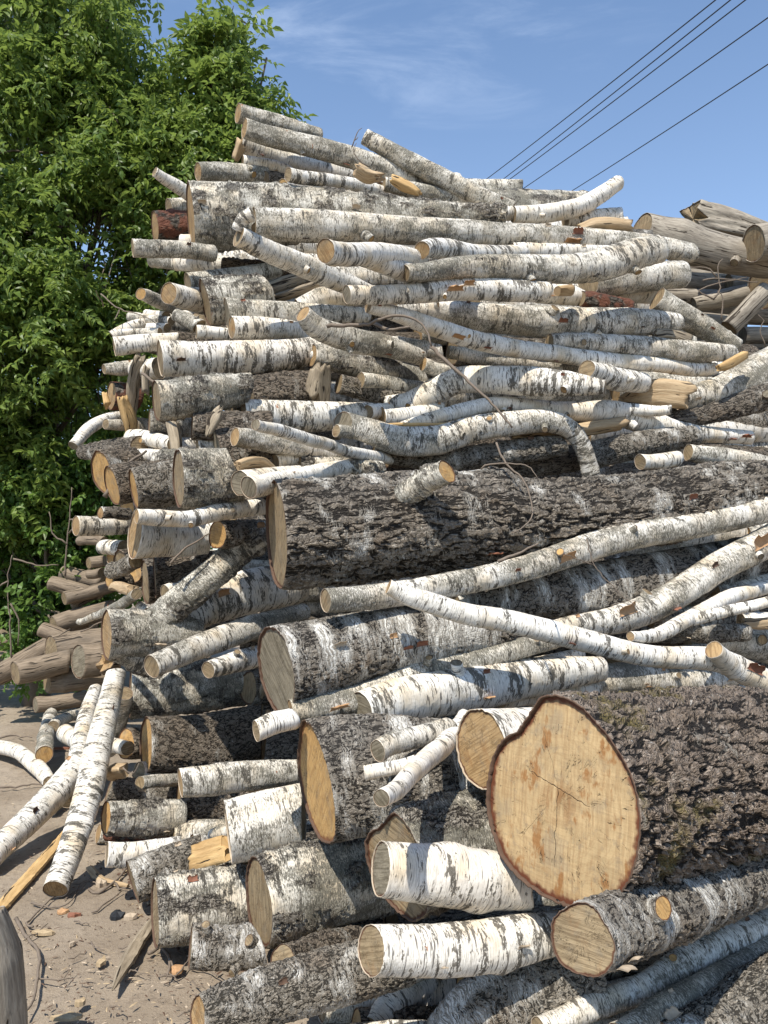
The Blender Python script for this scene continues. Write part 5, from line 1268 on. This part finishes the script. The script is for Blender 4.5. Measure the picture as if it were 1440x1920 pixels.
    if tp is not None:
        Dn = catmull(np.concatenate([TC, (tp[:, 2:] * trunk[1] / F)], 1), [8] * (len(TC) - 1))
        v, q, tr = simple_tube(Dn[:, :3] - loc, Dn[:, 3], 12); link('trunk', mesh_np('trunk', v, q, tr), MAT['twig'], root)
        if limbs:
            for b in range(len(blobs)):
                j = rs.randint(len(Dn) // 3, len(Dn)); s0 = Dn[j, :3]; e0 = ctr[b] + [0, 0, rad[b] * .4]; mid = (s0 + e0) / 2 + rs.normal(0, .15, 3) + [0, 0, -.2]
                Cl = catmull(np.stack([s0, mid, e0]), [7, 7]); parts = [simple_tube(Cl - loc, np.linspace(.055, .018, len(Cl)) * (.6 if trunk[1] < 9 else 1), 7)]
                near = np.where(bi[:ntw] == b)[0][:11]
                for i in near:
                    kq = rs.randint(4, len(Cl)); a0 = Cl[kq]; c = catmull(np.stack([a0, (a0 + tips[i]) / 2 + rs.normal(0, .1, 3), tips[i]]), [3, 3])
                    parts.append(simple_tube(c - loc, np.linspace(.014, .004, len(c)), 5))
                v, q, tr = join_tubes(parts); link('limb', mesh_np('limb', v, q, tr), MAT['twig'], root)
    return root
Zt = 8.6
main = [(150, 110, 150, Zt), (50, 240, 160, Zt), (200, 290, 165, Zt), (300, 340, 130, Zt), (120, 430, 165, Zt - .4), (20, 480, 140, Zt - .3), (250, 490, 150, Zt), (340, 440, 110, Zt), (110, 620, 160, Zt - .4),
        (10, 690, 150, Zt - .3), (210, 720, 130, Zt), (250, 610, 125, Zt), (90, 850, 130, Zt), (-10, 880, 130, Zt), (100, 30, 115, Zt), (200, 62, 62, Zt), (-120, 120, 160, Zt), (-140, 420, 190, Zt), (-140, 740, 180, Zt), (60, -130, 160, Zt), (170, -50, 60, Zt), (235, 190, 72, Zt)]
make_tree('walnut_tree', 'big dense green walnut tree filling the left side behind the heap', main, 15500, 'walnut', LEAF, ('70 1260 26, 78 1000 24, 95 700 20, 120 420 15, 150 150 8', Zt + .3, True), 21, scale=.86, cat='tree', group='walnut trees behind the heap')
side = [(395, 260, 95, 8.3), (440, 300, 80, 8.3), (405, 118, 45, 8.3), (432, 48, 38, 8.3), (468, 120, 50, 8.3), (500, 118, 26, 8.3), (485, 200, 42, 8.3), (435, 185, 60, 8.3), (340, 340, 80, 8.3), (480, 260, 36, 8.3), (388, 80, 24, 8.3)]
make_tree('walnut_tree', 'slimmer walnut tree rising against the sky just left of the heap peak', side, 2900, 'walnut', LEAF, ('330 1180 18, 345 800 16, 370 450 12, 410 200 7', 8.7, True), 22, scale=.86, cat='tree', group='walnut trees behind the heap')
make_tree('willow_tree', 'grey-green fine-leaved tree top in the upper left corner', [(10, 60, 70, 12), (40, 130, 60, 12), (-40, 120, 90, 12), (0, -30, 80, 12), (10, 220, 70, 12), (-80, 300, 120, 12), (-90, 0, 100, 12)], 5200, 'willow', LEAFB, ('-60 1210 16, -40 700 14, -20 200 8', 12.3, True), 23, nleaf=0, cat='tree')
make_tree('dense_tree', 'dark shaded tree standing deeper behind the walnut at left', [(80, 830, 150, 11.5), (250, 850, 130, 11.5), (-80, 830, 170, 11.5), (120, 980, 150, 11.5), (240, 980, 110, 11.5), (60, 680, 100, 11.5), (-60, 560, 130, 11.5)], 4300, 'walnut', LEAF, ('205 1180 16, 190 900 15, 200 760 8', 11.8, True), 24, nleaf=0, cat='tree')
make_tree('leafy_shrub', 'bright green leafy bush under the trees beside the left background pile', [(70, 1130, 70, 8.7), (20, 1060, 80, 8.9), (85, 1190, 45, 8.3), (140, 1100, 55, 8.9), (110, 1040, 60, 9.2), (40, 990, 80, 9.2), (150, 990, 60, 9.0), (-50, 1100, 90, 8.9), (110, 1160, 30, 8.2)], 3000, 'shrub', LEAFC, ('60 1260 6, 60 1150 5, 60 1050 3', 8.8, True), 25, nleaf=200, cat='bush')
make_tree('leafy_shrub', 'dark low bush in the shade behind the left edge of the heap', [(170, 930, 70, 8.3), (150, 1040, 50, 8.3), (120, 900, 70, 8.5), (200, 840, 60, 8.4), (40, 900, 80, 8.6), (230, 1000, 60, 8.6)], 1700, 'shrub', LEAFC, ('150 1250 5, 150 1100 4, 150 950 3', 8.6, True), 26, nleaf=0, cat='bush')
# bare stems in front of the shrubs
for pts, lab in ((['22 1235, 18 1150, 14 1090, 24 1040', '18 1130, 35 1160, 33 1210', '14 1090, -20 1110'], 'bare grey dead sapling at the left edge in front of the bushes'),
                 (['24 1046, 60 1058, 110 1060'], 'broken dead twig leaning on the bare sapling'),
                 (['122 1080, 126 1010, 132 960, 134 915', '128 1000, 150 985, 190 990', '126 1020, 100 1000, 92 960', '130 975, 175 968, 205 962'], 'thin bare stem with side shoots left of the tan-ended log')):
    twig(pts, lab, 'sapling' if 'sapling' in lab or 'stem' in lab else 'twig', 'bare stems by the bushes', r=1.9, lift=[7.6, 7.6])
